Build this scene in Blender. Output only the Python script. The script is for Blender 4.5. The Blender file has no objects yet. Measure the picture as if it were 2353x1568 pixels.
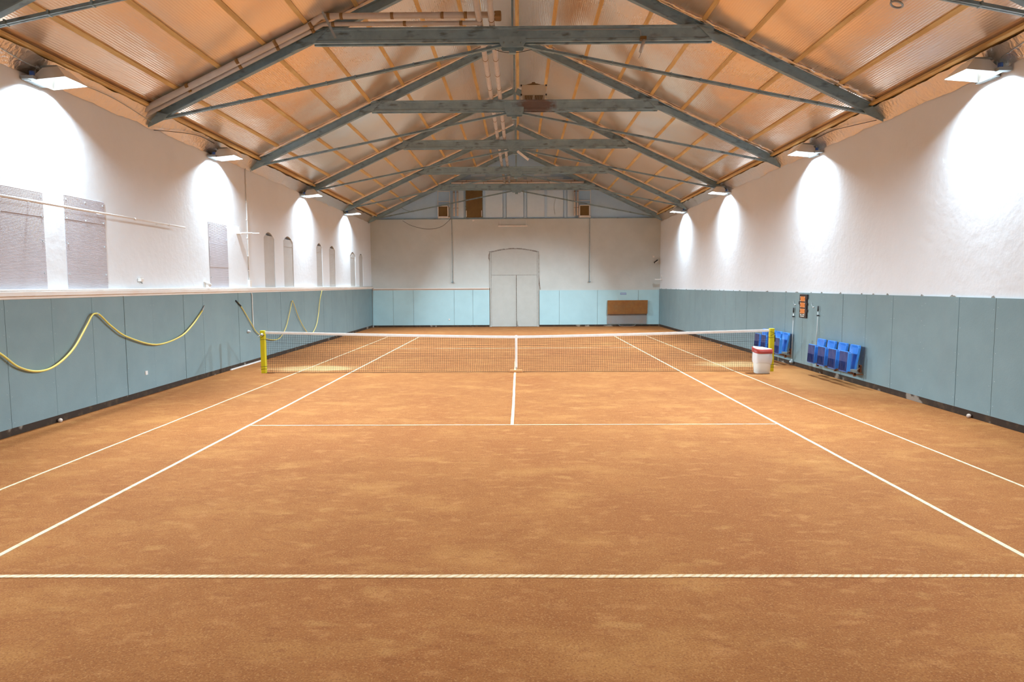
import bpy, bmesh, math, random
from mathutils import Vector, Matrix, noise
random.seed(7)
PI = math.pi
S = bpy.context.scene
C = S.collection

# ---------------------------------------------------------------- camera
cd = bpy.data.cameras.new('camera')
cd.sensor_width = 36.0
cd.lens = 1548.2 / 2353 * 36
cd.clip_end = 200
cam = bpy.data.objects.new('camera', cd)
C.objects.link(cam)
PIT, YAW, ROL = 0.08294, -0.01092, 0.00504
h = Vector((math.sin(YAW), math.cos(YAW), 0))
r0 = Vector((math.cos(YAW), -math.sin(YAW), 0))
fw = h * math.cos(PIT) - Vector((0, 0, 1)) * math.sin(PIT)
u0 = h * math.sin(PIT) + Vector((0, 0, 1)) * math.cos(PIT)
rr = r0 * math.cos(ROL) - u0 * math.sin(ROL)
uu = r0 * math.sin(ROL) + u0 * math.cos(ROL)
M = Matrix((rr, uu, -fw)).transposed().to_4x4()
M.translation = Vector((0.1117, -16.765, 2.176))
cam.matrix_world = M
S.camera = cam

# ---------------------------------------------------------------- world, exposure
w = bpy.data.worlds.new('world')
S.world = w
w.use_nodes = True
w.node_tree.nodes['Background'].inputs[0].default_value = (0.02, 0.02, 0.022, 1)
w.node_tree.nodes['Background'].inputs[1].default_value = 1.0
S.view_settings.view_transform = 'Standard'
S.view_settings.look = 'None'
S.view_settings.gamma = 1
S.view_settings.use_curve_mapping = False
S.view_settings.exposure = 0.0
LAMP_POWER = 540.0
LAMP_COLOR = (0.79, 1.0, 1.15)
S.cycles.diffuse_bounces = 4
S.cycles.glossy_bounces = 3
S.cycles.max_bounces = 5
S.cycles.sample_clamp_indirect = 6

# ---------------------------------------------------------------- room numbers
def LX(y): return -7.422 - 0.00856 * y          # the left wall runs slightly askew
RX = 7.42
YF = 18.4
YB = -18.6
def ZC(x): return 9.12 - 0.465 * abs(x)          # foil plane of the roof
TRUSS_Y = [-7.65, -2.9, 2.4, 7.5, 12.9, 17.9]

# ---------------------------------------------------------------- materials
def nt(name):
    m = bpy.data.materials.new(name)
    m.use_nodes = True
    return m, m.node_tree, m.node_tree.nodes['Principled BSDF']

def mat(name, c1, c2=None, scale=4.0, detail=6.0, rough=0.6, metal=0.0, bump=0.0, bscale=None, stretch=(1, 1, 1), lo=0.35, hi=0.65, spec=0.4, noise_rough=0.6):
    m, t, b = nt(name)
    b.inputs['Roughness'].default_value = rough
    b.inputs['Metallic'].default_value = metal
    b.inputs['Specular IOR Level'].default_value = spec
    b.inputs['Base Color'].default_value = (*c1, 1)
    if c2 is None and not bump:
        return m
    tc = t.nodes.new('ShaderNodeTexCoord')
    mp = t.nodes.new('ShaderNodeMapping')
    mp.inputs['Scale'].default_value = stretch
    t.links.new(tc.outputs['Object'], mp.inputs[0])
    if c2 is not None:
        n = t.nodes.new('ShaderNodeTexNoise')
        n.inputs['Scale'].default_value = scale
        n.inputs['Detail'].default_value = detail
        n.inputs['Roughness'].default_value = noise_rough
        r = t.nodes.new('ShaderNodeMapRange')
        r.inputs['From Min'].default_value = lo
        r.inputs['From Max'].default_value = hi
        x = t.nodes.new('ShaderNodeMix'); x.data_type = 'RGBA'
        x.inputs['A'].default_value = (*c1, 1)
        x.inputs['B'].default_value = (*c2, 1)
        t.links.new(mp.outputs[0], n.inputs['Vector'])
        t.links.new(n.outputs['Fac'], r.inputs['Value'])
        t.links.new(r.outputs[0], x.inputs['Factor'])
        t.links.new(x.outputs['Result'], b.inputs['Base Color'])
    if bump:
        n2 = t.nodes.new('ShaderNodeTexNoise')
        n2.inputs['Scale'].default_value = bscale or scale
        n2.inputs['Detail'].default_value = 4
        bp = t.nodes.new('ShaderNodeBump')
        bp.inputs['Strength'].default_value = 1
        bp.inputs['Distance'].default_value = bump
        t.links.new(mp.outputs[0], n2.inputs['Vector'])
        t.links.new(n2.outputs['Fac'], bp.inputs['Height'])
        t.links.new(bp.outputs[0], b.inputs['Normal'])
    return m

def layer(m, color, scale, lo, hi, stretch=(1, 1, 1), detail=4, fac=1.0, seed=0.0):
    """mix one more noise-masked colour over a material made by mat()"""
    t = m.node_tree
    b = t.nodes['Principled BSDF']
    tc = t.nodes.new('ShaderNodeTexCoord')
    mp = t.nodes.new('ShaderNodeMapping')
    mp.inputs['Scale'].default_value = stretch
    mp.inputs['Location'].default_value = (seed, seed * 0.7, seed * 1.3)
    n = t.nodes.new('ShaderNodeTexNoise')
    n.inputs['Scale'].default_value = scale
    n.inputs['Detail'].default_value = detail
    r = t.nodes.new('ShaderNodeMapRange')
    r.inputs['From Min'].default_value = lo
    r.inputs['From Max'].default_value = hi
    r.inputs['To Max'].default_value = fac
    x = t.nodes.new('ShaderNodeMix'); x.data_type = 'RGBA'
    src = b.inputs['Base Color'].links[0].from_socket if b.inputs['Base Color'].links else None
    if src: t.links.new(src, x.inputs['A'])
    else: x.inputs['A'].default_value = b.inputs['Base Color'].default_value
    x.inputs['B'].default_value = (*color, 1)
    t.links.new(tc.outputs['Object'], mp.inputs[0])
    t.links.new(mp.outputs[0], n.inputs['Vector'])
    t.links.new(n.outputs['Fac'], r.inputs['Value'])
    t.links.new(r.outputs[0], x.inputs['Factor'])
    t.links.new(x.outputs['Result'], b.inputs['Base Color'])
    return m

def patch(m, color, centre, radius, fac=0.6, nscale=2.0, soft=0.6):
    """a stain with its own shape: an ellipse broken up by noise"""
    t = m.node_tree
    b = t.nodes['Principled BSDF']
    tc = t.nodes.new('ShaderNodeTexCoord')
    mp = t.nodes.new('ShaderNodeMapping')
    mp.vector_type = 'POINT'
    mp.inputs['Scale'].default_value = [1 / q for q in radius]
    mp.inputs['Location'].default_value = [-c_ / q for c_, q in zip(centre, radius)]
    ln = t.nodes.new('ShaderNodeVectorMath'); ln.operation = 'LENGTH'
    n = t.nodes.new('ShaderNodeTexNoise')
    n.inputs['Scale'].default_value = nscale
    n.inputs['Detail'].default_value = 5
    ad = t.nodes.new('ShaderNodeMath'); ad.operation = 'ADD'
    r = t.nodes.new('ShaderNodeMapRange')
    r.inputs['From Min'].default_value = 1.5 + soft / 2
    r.inputs['From Max'].default_value = 1.5 - soft / 2
    r.inputs['To Max'].default_value = fac
    x = t.nodes.new('ShaderNodeMix'); x.data_type = 'RGBA'
    if b.inputs['Base Color'].links: t.links.new(b.inputs['Base Color'].links[0].from_socket, x.inputs['A'])
    else: x.inputs['A'].default_value = b.inputs['Base Color'].default_value
    x.inputs['B'].default_value = (*color, 1)
    t.links.new(tc.outputs['Object'], mp.inputs[0]); t.links.new(mp.outputs[0], ln.inputs[0])
    t.links.new(tc.outputs['Object'], n.inputs['Vector'])
    t.links.new(ln.outputs['Value'], ad.inputs[0]); t.links.new(n.outputs['Fac'], ad.inputs[1])
    t.links.new(ad.outputs[0], r.inputs['Value']); t.links.new(r.outputs[0], x.inputs['Factor'])
    t.links.new(x.outputs['Result'], b.inputs['Base Color'])
    return m

def emis(name, color, strength):
    m, t, b = nt(name)
    b.inputs['Base Color'].default_value = (*color, 1)
    b.inputs['Emission Color'].default_value = (*color, 1)
    b.inputs['Emission Strength'].default_value = strength
    return m

CLAY = mat('clay', (0.27, 0.094, 0.0245), (0.345, 0.132, 0.0365), scale=1.3, detail=6, rough=0.92, bump=0.004, bscale=60, lo=0.3, hi=0.7, spec=0.15, noise_rough=0.7)
layer(CLAY, (0.455, 0.205, 0.060), 1.1, 0.54, 0.72, stretch=(1, 1.8, 1), detail=5, fac=0.55, seed=3)
layer(CLAY, (0.25, 0.074, 0.019), 0.45, 0.52, 0.75, stretch=(1.4, 0.7, 1), detail=4, fac=0.5, seed=9)
layer(CLAY, (0.49, 0.235, 0.076), 3.3, 0.62, 0.74, stretch=(0.8, 1.5, 1), detail=6, fac=0.45, seed=5)
layer(CLAY, (0.47, 0.205, 0.070), 5.5, 0.56, 0.70, stretch=(0.9, 1.6, 1), detail=4, fac=0.45, seed=12)
layer(CLAY, (0.20, 0.060, 0.016), 9, 0.55, 0.75, stretch=(0.8, 1.5, 1), detail=4, fac=0.5, seed=17)
layer(CLAY, (0.17, 0.052, 0.015), 70, 0.46, 0.70, detail=2, fac=0.55, seed=1)
layer(CLAY, (0.50, 0.24, 0.09), 95, 0.56, 0.72, detail=1, fac=0.5, seed=21)
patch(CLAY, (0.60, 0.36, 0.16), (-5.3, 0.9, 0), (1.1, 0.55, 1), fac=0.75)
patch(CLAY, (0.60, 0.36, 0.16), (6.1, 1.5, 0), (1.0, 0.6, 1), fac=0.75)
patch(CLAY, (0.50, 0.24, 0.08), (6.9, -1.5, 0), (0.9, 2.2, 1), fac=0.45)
LINE = mat('line tape', (0.74, 0.58, 0.37), (0.56, 0.34, 0.155), scale=14, detail=4, rough=0.7, lo=0.45, hi=0.75, bump=0.002, bscale=30)
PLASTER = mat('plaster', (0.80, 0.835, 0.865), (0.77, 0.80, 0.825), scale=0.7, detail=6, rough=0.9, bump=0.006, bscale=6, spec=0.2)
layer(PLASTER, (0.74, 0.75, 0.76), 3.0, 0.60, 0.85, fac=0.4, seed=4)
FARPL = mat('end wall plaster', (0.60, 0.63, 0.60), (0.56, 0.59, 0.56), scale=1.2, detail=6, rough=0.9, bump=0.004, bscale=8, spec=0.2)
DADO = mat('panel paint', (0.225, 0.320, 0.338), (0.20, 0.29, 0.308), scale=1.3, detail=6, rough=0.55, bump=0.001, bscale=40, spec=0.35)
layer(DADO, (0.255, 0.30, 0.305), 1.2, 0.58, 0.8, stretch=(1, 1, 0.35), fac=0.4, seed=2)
DADOF = mat('lit panel paint', (0.47, 0.70, 0.74), (0.44, 0.66, 0.70), scale=1.6, detail=4, rough=0.55, spec=0.3)  # side wall panel paint, lightened for the stronger light on the end wall
SCREW = mat('screw heads', (0.60, 0.66, 0.67), rough=0.4)
SKIRT = mat('dirty gap board', (0.045, 0.028, 0.018), (0.11, 0.065, 0.035), scale=5, rough=0.9, lo=0.5, hi=0.75)
layer(SKIRT, (0.36, 0.30, 0.24), 2.2, 0.62, 0.68, fac=0.8, seed=6)
GABLE = mat('gable boarding', (0.50, 0.70, 0.88), (0.46, 0.65, 0.82), scale=2, rough=0.7)
GPANEL = mat('gable panel', (0.68, 0.83, 0.94), (0.64, 0.79, 0.90), scale=3, rough=0.7)
STEEL = mat('painted steel', (0.265, 0.375, 0.41), (0.20, 0.29, 0.32), scale=3.5, detail=8, rough=0.5, bump=0.001, bscale=20, spec=0.45)
layer(STEEL, (0.07, 0.075, 0.06), 5, 0.56, 0.7, stretch=(0.6, 1, 1.6), fac=0.75, seed=2)
layer(STEEL, (0.25, 0.29, 0.28), 6, 0.6, 0.75, stretch=(0.5, 1, 2), fac=0.6, seed=8)
RUSTY = mat('painted steel with rust', (0.265, 0.375, 0.41), (0.20, 0.29, 0.32), scale=3.5, detail=8, rough=0.55, bump=0.001, bscale=20)
layer(RUSTY, (0.07, 0.075, 0.06), 5, 0.56, 0.7, stretch=(0.6, 1, 1.6), fac=0.75, seed=2)
patch(RUSTY, (0.13, 0.045, 0.012), (0.60, 0.0, 7.12), (0.50, 0.5, 0.24), fac=0.8, nscale=9)
WOOD = mat('batten wood', (0.66, 0.44, 0.17), (0.54, 0.33, 0.115), scale=3, detail=7, rough=0.75, stretch=(6, 0.5, 6), bump=0.001)
layer(WOOD, (0.80, 0.60, 0.28), 1.2, 0.5, 0.75, stretch=(2, 0.6, 2), fac=0.8, seed=3)
PIPE = mat('pale pipe', (0.58, 0.53, 0.48), (0.52, 0.47, 0.42), scale=5, rough=0.45)
CLIP = mat('brown clip', (0.24, 0.13, 0.04), rough=0.6)
WHITE = mat('white paint', (0.85, 0.84, 0.81), (0.80, 0.76, 0.71), scale=4, rough=0.5)
LEDGE = mat('ledge paint', (0.82, 0.77, 0.71), (0.78, 0.68, 0.60), scale=1.5, rough=0.6)
SHEET = mat('ribbed plastic sheet', (0.56, 0.55, 0.60), (0.52, 0.51, 0.55), scale=1.5, rough=0.35, spec=0.5)
SHEET2 = mat('pale ribbed plastic sheet', (0.60, 0.59, 0.565), (0.55, 0.54, 0.52), scale=1.5, rough=0.5)
DARK = mat('dark', (0.02, 0.02, 0.02), rough=0.6)
GREY = mat('grey metal', (0.33, 0.36, 0.36), rough=0.4, metal=0.3)
ALU = mat('aluminium', (0.50, 0.50, 0.48), rough=0.4, metal=0.3)
BLUEP = mat('blue cap plastic', (0.04, 0.12, 0.42), rough=0.4)
YELLOW = mat('yellow post paint', (0.72, 0.62, 0.012), (0.66, 0.55, 0.01), scale=4, rough=0.4)
layer(YELLOW, (0.25, 0.24, 0.10), 9, 0.66, 0.74, fac=0.8, seed=2)
NETM = mat('net cord', (0.035, 0.032, 0.028), rough=0.8)
BAND = mat('net tape', (0.90, 0.89, 0.86), (0.82, 0.80, 0.76), scale=8, rough=0.7)
BRICK = mat('terracotta weight', (0.50, 0.22, 0.08), (0.58, 0.30, 0.12), scale=12, rough=0.9)
BINM = mat('bin plastic', (0.80, 0.79, 0.72), rough=0.5)
RIM = mat('red rim', (0.42, 0.05, 0.03), (0.37, 0.04, 0.026), scale=6, rough=0.45)
SEATM = mat('seat plastic', (0.05, 0.26, 0.80), (0.06, 0.29, 0.82), scale=5, rough=0.32, spec=0.5)
SEATU = mat('seat underside', (0.055, 0.065, 0.19), (0.012, 0.035, 0.16), scale=7, rough=0.5, stretch=(3, 3, 0.6), lo=0.45, hi=0.6)
RUST = mat('rusty bracket', (0.16, 0.045, 0.02), (0.22, 0.09, 0.03), scale=12, rough=0.8)
SBODY = mat('scoreboard black', (0.035, 0.022, 0.02), rough=0.5)
ORANGE = mat('orange card', (0.72, 0.24, 0.05), (0.66, 0.20, 0.045), scale=16, rough=0.6)
PRINT = mat('white print', (0.72, 0.70, 0.62), rough=0.6)
HOSE = mat('yellow hose', (0.74, 0.64, 0.16), (0.70, 0.52, 0.14), scale=2.5, rough=0.45)
HOSEB = mat('brown hose', (0.32, 0.26, 0.15), rough=0.5)
BROWN = mat('brown board', (0.36, 0.155, 0.035), (0.30, 0.12, 0.03), scale=7, rough=0.7)
layer(BROWN, (0.28, 0.16, 0.06), 2.0, 0.5, 0.7, fac=0.6, seed=3)
PLY = mat('brown hatch board', (0.185, 0.105, 0.03), (0.15, 0.08, 0.022), scale=3, rough=0.8)
SHEETG = mat('grey sheet', (0.30, 0.30, 0.30), (0.32, 0.27, 0.23), scale=2.2, rough=0.6)
HEATER = mat('cream heater', (0.50, 0.44, 0.33), rough=0.6)
SIGNB = mat('blue sign', (0.23, 0.36, 0.60), rough=0.5)
DOORM = mat('door paint', (0.52, 0.53, 0.49), (0.49, 0.50, 0.46), scale=3, rough=0.6)
BALLM = mat('dusty ball', (0.62, 0.52, 0.45), (0.50, 0.36, 0.27), scale=20, rough=0.9)
CRACK = mat('cracked plaster edge', (0.19, 0.165, 0.14), (0.40, 0.36, 0.32), scale=20, rough=0.9)
FOLD = mat('crumpled foil', (0.80, 0.72, 0.66), rough=0.28, metal=0.92, bump=0.02, bscale=14)
GLASS = emis('lamp glass', (0.95, 1.0, 0.97), 16.0)
GLASS.cycles.emission_sampling = 'NONE'
REFL = mat('lamp reflector', (0.70, 0.73, 0.72), rough=0.35, metal=0.3)
BAG, _t, _b = nt('white bin bag')
_b.inputs['Base Color'].default_value = (0.86, 0.85, 0.84, 1)
_b.inputs['Roughness'].default_value = 0.35
_b.inputs['Transmission Weight'].default_value = 0.15

# ribbed bubble foil: silvery, mirrors the clay and the white walls
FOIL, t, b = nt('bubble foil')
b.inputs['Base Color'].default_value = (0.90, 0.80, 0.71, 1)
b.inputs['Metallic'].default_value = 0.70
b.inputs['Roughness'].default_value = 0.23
tc = t.nodes.new('ShaderNodeTexCoord')
wv = t.nodes.new('ShaderNodeTexWave'); wv.wave_type = 'BANDS'; wv.bands_direction = 'X'; wv.wave_profile = 'SIN'
wv.inputs['Scale'].default_value = 7.85
n1 = t.nodes.new('ShaderNodeTexNoise'); n1.inputs['Scale'].default_value = 1.6; n1.inputs['Detail'].default_value = 3
mp = t.nodes.new('ShaderNodeMapping'); mp.inputs['Scale'].default_value = (1.6, 0.55, 1.6)
n2 = t.nodes.new('ShaderNodeTexNoise'); n2.inputs['Scale'].default_value = 7; n2.inputs['Detail'].default_value = 4
b1 = t.nodes.new('ShaderNodeBump'); b1.inputs['Distance'].default_value = 0.0010
b2 = t.nodes.new('ShaderNodeBump'); b2.inputs['Distance'].default_value = 0.012
b3 = t.nodes.new('ShaderNodeBump'); b3.inputs['Distance'].default_value = 0.0016
t.links.new(tc.outputs['Object'], wv.inputs['Vector'])
t.links.new(tc.outputs['Object'], mp.inputs[0]); t.links.new(mp.outputs[0], n1.inputs['Vector']); t.links.new(mp.outputs[0], n2.inputs['Vector'])
t.links.new(wv.outputs['Fac'], b1.inputs['Height']); t.links.new(n1.outputs['Fac'], b2.inputs['Height']); t.links.new(n2.outputs['Fac'], b3.inputs['Height'])
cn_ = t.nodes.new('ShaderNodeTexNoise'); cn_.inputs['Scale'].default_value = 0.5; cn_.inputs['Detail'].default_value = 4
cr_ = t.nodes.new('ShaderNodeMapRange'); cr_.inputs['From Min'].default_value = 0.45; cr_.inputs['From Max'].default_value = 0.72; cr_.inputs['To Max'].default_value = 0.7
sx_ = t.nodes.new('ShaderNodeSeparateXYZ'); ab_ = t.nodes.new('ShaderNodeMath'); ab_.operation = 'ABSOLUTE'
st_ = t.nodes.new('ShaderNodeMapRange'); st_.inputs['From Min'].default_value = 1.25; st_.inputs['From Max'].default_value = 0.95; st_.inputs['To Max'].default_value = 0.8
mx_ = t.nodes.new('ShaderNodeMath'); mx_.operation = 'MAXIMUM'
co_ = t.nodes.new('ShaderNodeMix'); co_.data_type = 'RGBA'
co_.inputs['A'].default_value = (0.95, 0.73, 0.545, 1); co_.inputs['B'].default_value = (0.86, 0.81, 0.76, 1)   # copper tint, shifted to silver in noise patches and along the ridge
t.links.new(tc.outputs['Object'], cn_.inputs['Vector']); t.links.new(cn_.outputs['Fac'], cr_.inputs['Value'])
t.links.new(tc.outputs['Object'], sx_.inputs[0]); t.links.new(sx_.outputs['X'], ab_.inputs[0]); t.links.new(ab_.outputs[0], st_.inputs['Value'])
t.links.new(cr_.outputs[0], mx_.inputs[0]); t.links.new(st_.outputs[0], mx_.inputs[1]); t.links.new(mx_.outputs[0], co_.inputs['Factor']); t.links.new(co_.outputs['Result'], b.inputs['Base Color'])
t.links.new(b1.outputs[0], b2.inputs['Normal']); t.links.new(b2.outputs[0], b3.inputs['Normal']); t.links.new(b3.outputs[0], b.inputs['Normal'])

# diagonal ridges across the baseline tape
LINED = LINE.copy(); LINED.name = 'ridged line tape'
t = LINED.node_tree; b = t.nodes['Principled BSDF']
tc = t.nodes.new('ShaderNodeTexCoord'); wv = t.nodes.new('ShaderNodeTexWave'); wv.bands_direction = 'DIAGONAL'
wv.inputs['Scale'].default_value = 10.0; wv.inputs['Distortion'].default_value = 3
mp = t.nodes.new('ShaderNodeMapping'); mp.inputs['Scale'].default_value = (1, -0.9, 1)
r = t.nodes.new('ShaderNodeMapRange'); r.inputs['From Min'].default_value = 0.62; r.inputs['From Max'].default_value = 0.85; r.inputs['To Max'].default_value = 0.75
x = t.nodes.new('ShaderNodeMix'); x.data_type = 'RGBA'; x.inputs['B'].default_value = (0.55, 0.30, 0.12, 1)
t.links.new(tc.outputs['Object'], mp.inputs[0]); t.links.new(mp.outputs[0], wv.inputs['Vector']); t.links.new(wv.outputs['Fac'], r.inputs['Value'])
t.links.new(b.inputs['Base Color'].links[0].from_socket, x.inputs['A']); t.links.new(r.outputs[0], x.inputs['Factor']); t.links.new(x.outputs['Result'], b.inputs['Base Color'])

# ---------------------------------------------------------------- mesh helpers
def box(bm, lo, hi, mi=0, mtx=None):
    vs = [bm.verts.new((x, y, z)) for x in (lo[0], hi[0]) for y in (lo[1], hi[1]) for z in (lo[2], hi[2])]
    if mtx is not None:
        for v in vs: v.co = mtx @ v.co
    for q in ((0, 1, 3, 2), (4, 6, 7, 5), (0, 4, 5, 1), (2, 3, 7, 6), (0, 2, 6, 4), (1, 5, 7, 3)):
        f = bm.faces.new([vs[i] for i in q]); f.material_index = mi
    return vs

def tube(bm, pts, r, n=8, mi=0, closed=False):
    pts = [Vector(p) for p in pts]
    N = len(pts)
    rings = []
    up = None
    for i, p in enumerate(pts):
        a = pts[i - 1] if (i or closed) else p
        c = pts[(i + 1) % N] if (i < N - 1 or closed) else p
        d = (c - a).normalized()
        if up is None:
            up = Vector((0, 0, 1)) if abs(d.z) < 0.9 else Vector((1, 0, 0))
        s = d.cross(up).normalized(); up = s.cross(d).normalized()
        rad = r[i] if isinstance(r, (list, tuple)) else r
        rings.append([bm.verts.new(p + (s * math.cos(2 * PI * k / n) + up * math.sin(2 * PI * k / n)) * rad) for k in range(n)])
    L = N if closed else N - 1
    for i in range(L):
        A, B = rings[i], rings[(i + 1) % N]
        for k in range(n):
            f = bm.faces.new((A[k], A[(k + 1) % n], B[(k + 1) % n], B[k])); f.material_index = mi; f.smooth = True
    if not closed:
        bm.faces.new(rings[0][::-1]).material_index = mi
        bm.faces.new(rings[-1]).material_index = mi

def beam(bm, p0, p1, prof, side=None, mi=0):
    """extrude a closed 2D profile (side, up) from p0 to p1"""
    p0, p1 = Vector(p0), Vector(p1)
    d = (p1 - p0).normalized()
    s = Vector(side) if side else (d.cross(Vector((0, 0, 1))).normalized() if abs(d.z) < 0.95 else Vector((0, 1, 0)))
    u = s.cross(d).normalized()
    if u.z < 0: u = -u
    A = [bm.verts.new(p0 + s * a + u * b_) for a, b_ in prof]
    B = [bm.verts.new(p1 + s * a + u * b_) for a, b_ in prof]
    n = len(prof)
    for k in range(n):
        bm.faces.new((A[k], A[(k + 1) % n], B[(k + 1) % n], B[k])).material_index = mi
    bm.faces.new(A[::-1]).material_index = mi
    bm.faces.new(B).material_index = mi

def ibeam(w_, h_, tf=0.018, tw=0.02):
    a, c = w_ / 2, h_
    return [(-a, 0), (a, 0), (a, tf), (tw / 2, tf * 1.5), (tw / 2, c - tf * 1.5), (a, c - tf), (a, c), (-a, c), (-a, c - tf), (-tw / 2, c - tf * 1.5), (-tw / 2, tf * 1.5), (-a, tf)]

def rect(w_, h_, z0=0.0):
    return [(-w_ / 2, z0), (w_ / 2, z0), (w_ / 2, z0 + h_), (-w_ / 2, z0 + h_)]

def lathe(bm, prof, n=20, mtx=None, mi=0, smooth=True):
    rings = []
    for r_, z in prof:
        ring = [bm.verts.new((r_ * math.cos(2 * PI * k / n), r_ * math.sin(2 * PI * k / n), z)) for k in range(n)]
        if mtx is not None:
            for v in ring: v.co = mtx @ v.co
        rings.append(ring)
    for A, B in zip(rings, rings[1:]):
        for k in range(n):
            f = bm.faces.new((A[k], A[(k + 1) % n], B[(k + 1) % n], B[k])); f.material_index = mi; f.smooth = smooth
    bm.faces.new(rings[0][::-1]).material_index = mi
    bm.faces.new(rings[-1]).material_index = mi

def prism(bm, poly, f0, f1, mi=0):
    """poly: list of 2D points, f0/f1: functions 2D -> 3D for both caps"""
    A = [bm.verts.new(f0(p)) for p in poly]; B = [bm.verts.new(f1(p)) for p in poly]
    n = len(poly)
    for k in range(n):
        bm.faces.new((A[k], A[(k + 1) % n], B[(k + 1) % n], B[k])).material_index = mi
    bm.faces.new(A[::-1]).material_index = mi
    bm.faces.new(B).material_index = mi

def obj(name, bm, mats, parent=None, bevel=0, segs=2, smooth=False):
    bmesh.ops.recalc_face_normals(bm, faces=bm.faces[:])
    me = bpy.data.meshes.new(name)
    bm.to_mesh(me); bm.free()
    for m in (mats if isinstance(mats, (list, tuple)) else [mats]): me.materials.append(m)
    if smooth:
        for p in me.polygons: p.use_smooth = True
    o = bpy.data.objects.new(name, me)
    C.objects.link(o)
    if parent is not None:
        o.parent = parent
        o.matrix_parent_inverse = parent.matrix_basis.inverted()
    if bevel:
        md = o.modifiers.new('bevel', 'BEVEL'); md.width = bevel; md.segments = segs; md.limit_method = 'ANGLE'
    return o

def B(): return bmesh.new()

def tag(o, label=None, cat=None, group=None, kind=None):
    if label: o['label'] = label
    if cat: o['category'] = cat
    if group: o['group'] = group
    if kind: o['kind'] = kind
    return o

def thing(name, label, cat, loc=(0, 0, 0), group=None, rz=0):
    o = bpy.data.objects.new(name, None)
    C.objects.link(o)
    o.empty_display_size = 0.1
    o.location = loc; o.rotation_euler = (0, 0, rz)
    o.matrix_basis = Matrix.Translation(Vector(loc)) @ Matrix.Rotation(rz, 4, 'Z')
    return tag(o, label, cat, group)

def part(name, bm, mats, parent, **k):
    """a part whose mesh is given in its parent's own frame"""
    o = obj(name, bm, mats, None, **k)
    o.parent = parent
    return o

def copy_tree(o, parent=None):
    c = o.copy(); C.objects.link(c)
    if parent is not None: c.parent = parent
    for ch in list(o.children): copy_tree(ch, c)
    return c

def struct(name, bm, mats, parent=None, **k):
    o = obj(name, bm, mats, parent, **k)
    if parent is None: o['kind'] = 'structure'
    return o

def sag(pts, n=8):
    """Catmull-Rom through points"""
    P = [Vector(p) for p in pts]
    P = [P[0] * 2 - P[1]] + P + [P[-1] * 2 - P[-2]]
    out = []
    for i in range(1, len(P) - 2):
        for k in range(n):
            t_ = k / n
            a, b_, c_, d = P[i - 1], P[i], P[i + 1], P[i + 2]
            out.append(0.5 * ((2 * b_) + (c_ - a) * t_ + (2 * a - 5 * b_ + 4 * c_ - d) * t_ ** 2 + (3 * b_ - a - 3 * c_ + d) * t_ ** 3))
    out.append(P[-2])
    return out

# ================================================================ SETTING
bm = B()
box(bm, (-7.9, YB - 0.2, -0.2), (7.7, YF + 0.2, 0.0))
struct('floor', bm, CLAY)

# left wall with niches of the arched windows
def arch(y0, y1, z0, z1, rise, n=10):
    p = [(y0, z0), (y1, z0), (y1, z1 - rise)]
    for k in range(1, n):
        a = k / n
        p.append((y1 + (y0 - y1) * a, z1 - rise + rise * math.sin(PI * a)))
    p.append((y0, z1 - rise))
    return p
ARCHES = [(3.30, 4.18, 3.80), (5.00, 5.95, 3.80), (8.65, 9.42, 3.80), (10.40, 11.30, 3.80), (13.90, 14.90, 3.72), (15.65, 16.50, 3.72)]
bm = B()
prism(bm, [(YB, -0.1), (YF + 0.1, -0.1), (YF + 0.1, 5.66), (YB, 5.66)], lambda p: (LX(p[0]), p[0], p[1]), lambda p: (LX(p[0]) - 0.3, p[0], p[1]))
wl = struct('wall_left', bm, PLASTER)
cut = B()
for y0, y1, z1 in ARCHES:
    prism(cut, arch(y0, y1, 2.06, z1, 0.17), lambda p: (LX(p[0]) + 0.1, p[0], p[1]), lambda p: (LX(p[0]) - 0.16, p[0], p[1]))
co = obj('cutter', cut, PLASTER)
md = wl.modifiers.new('bool', 'BOOLEAN'); md.object = co; md.operation = 'DIFFERENCE'; md.solver = 'EXACT'
dg = bpy.context.evaluated_depsgraph_get()
newme = bpy.data.meshes.new_from_object(wl.evaluated_get(dg))
wl.modifiers.clear(); wl.data = newme
bpy.data.objects.remove(co)

bm = B(); box(bm, (RX, YB, -0.1), (RX + 0.3, YF + 0.1, 5.66)); struct('wall_right', bm, PLASTER)
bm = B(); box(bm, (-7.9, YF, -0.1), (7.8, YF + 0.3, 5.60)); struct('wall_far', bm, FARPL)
bm = B()
box(bm, (-7.9, YB - 0.3, -0.1), (7.8, YB, 5.66))
prism(bm, [(-7.9, 5.66), (7.8, 5.66), (7.8, ZC(7.8) + 0.1), (0, ZC(0) + 0.1), (-7.9, ZC(7.9) + 0.1)], lambda p: (p[0], YB, p[1]), lambda p: (p[0], YB - 0.3, p[1]))
struct('wall_back', bm, PLASTER)

# gable above the far wall: set back a little on a ledge
bm = B()
prism(bm, [(-7.9, 5.60), (7.8, 5.60), (7.8, ZC(7.8) + 0.1), (0, ZC(0) + 0.1), (-7.9, ZC(7.9) + 0.1)], lambda p: (p[0], YF + 0.10, p[1]), lambda p: (p[0], YF + 0.35, p[1]))
gable = struct('wall_gable', bm, GABLE)
for x0, x1, z1 in [(-1.62, -0.72, 7.7), (-0.52, 0.36, 7.7), (0.54, 1.44, 7.7), (1.56, 2.40, 7.7), (2.62, 3.05, 7.35), (-3.02, -2.74, 7.35)]:
    bm = B(); box(bm, (x0, YF + 0.07, 5.66), (x1, YF + 0.10, z1)); struct('gable_panel', bm, GPANEL, gable)
for x in (-1.67, -0.62, 0.45, 1.5, 2.51):
    bm = B(); box(bm, (x - 0.06, YF + 0.03, 5.62), (x + 0.06, YF + 0.099, 7.7)); struct('mullion', bm, GABLE, gable)
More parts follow.
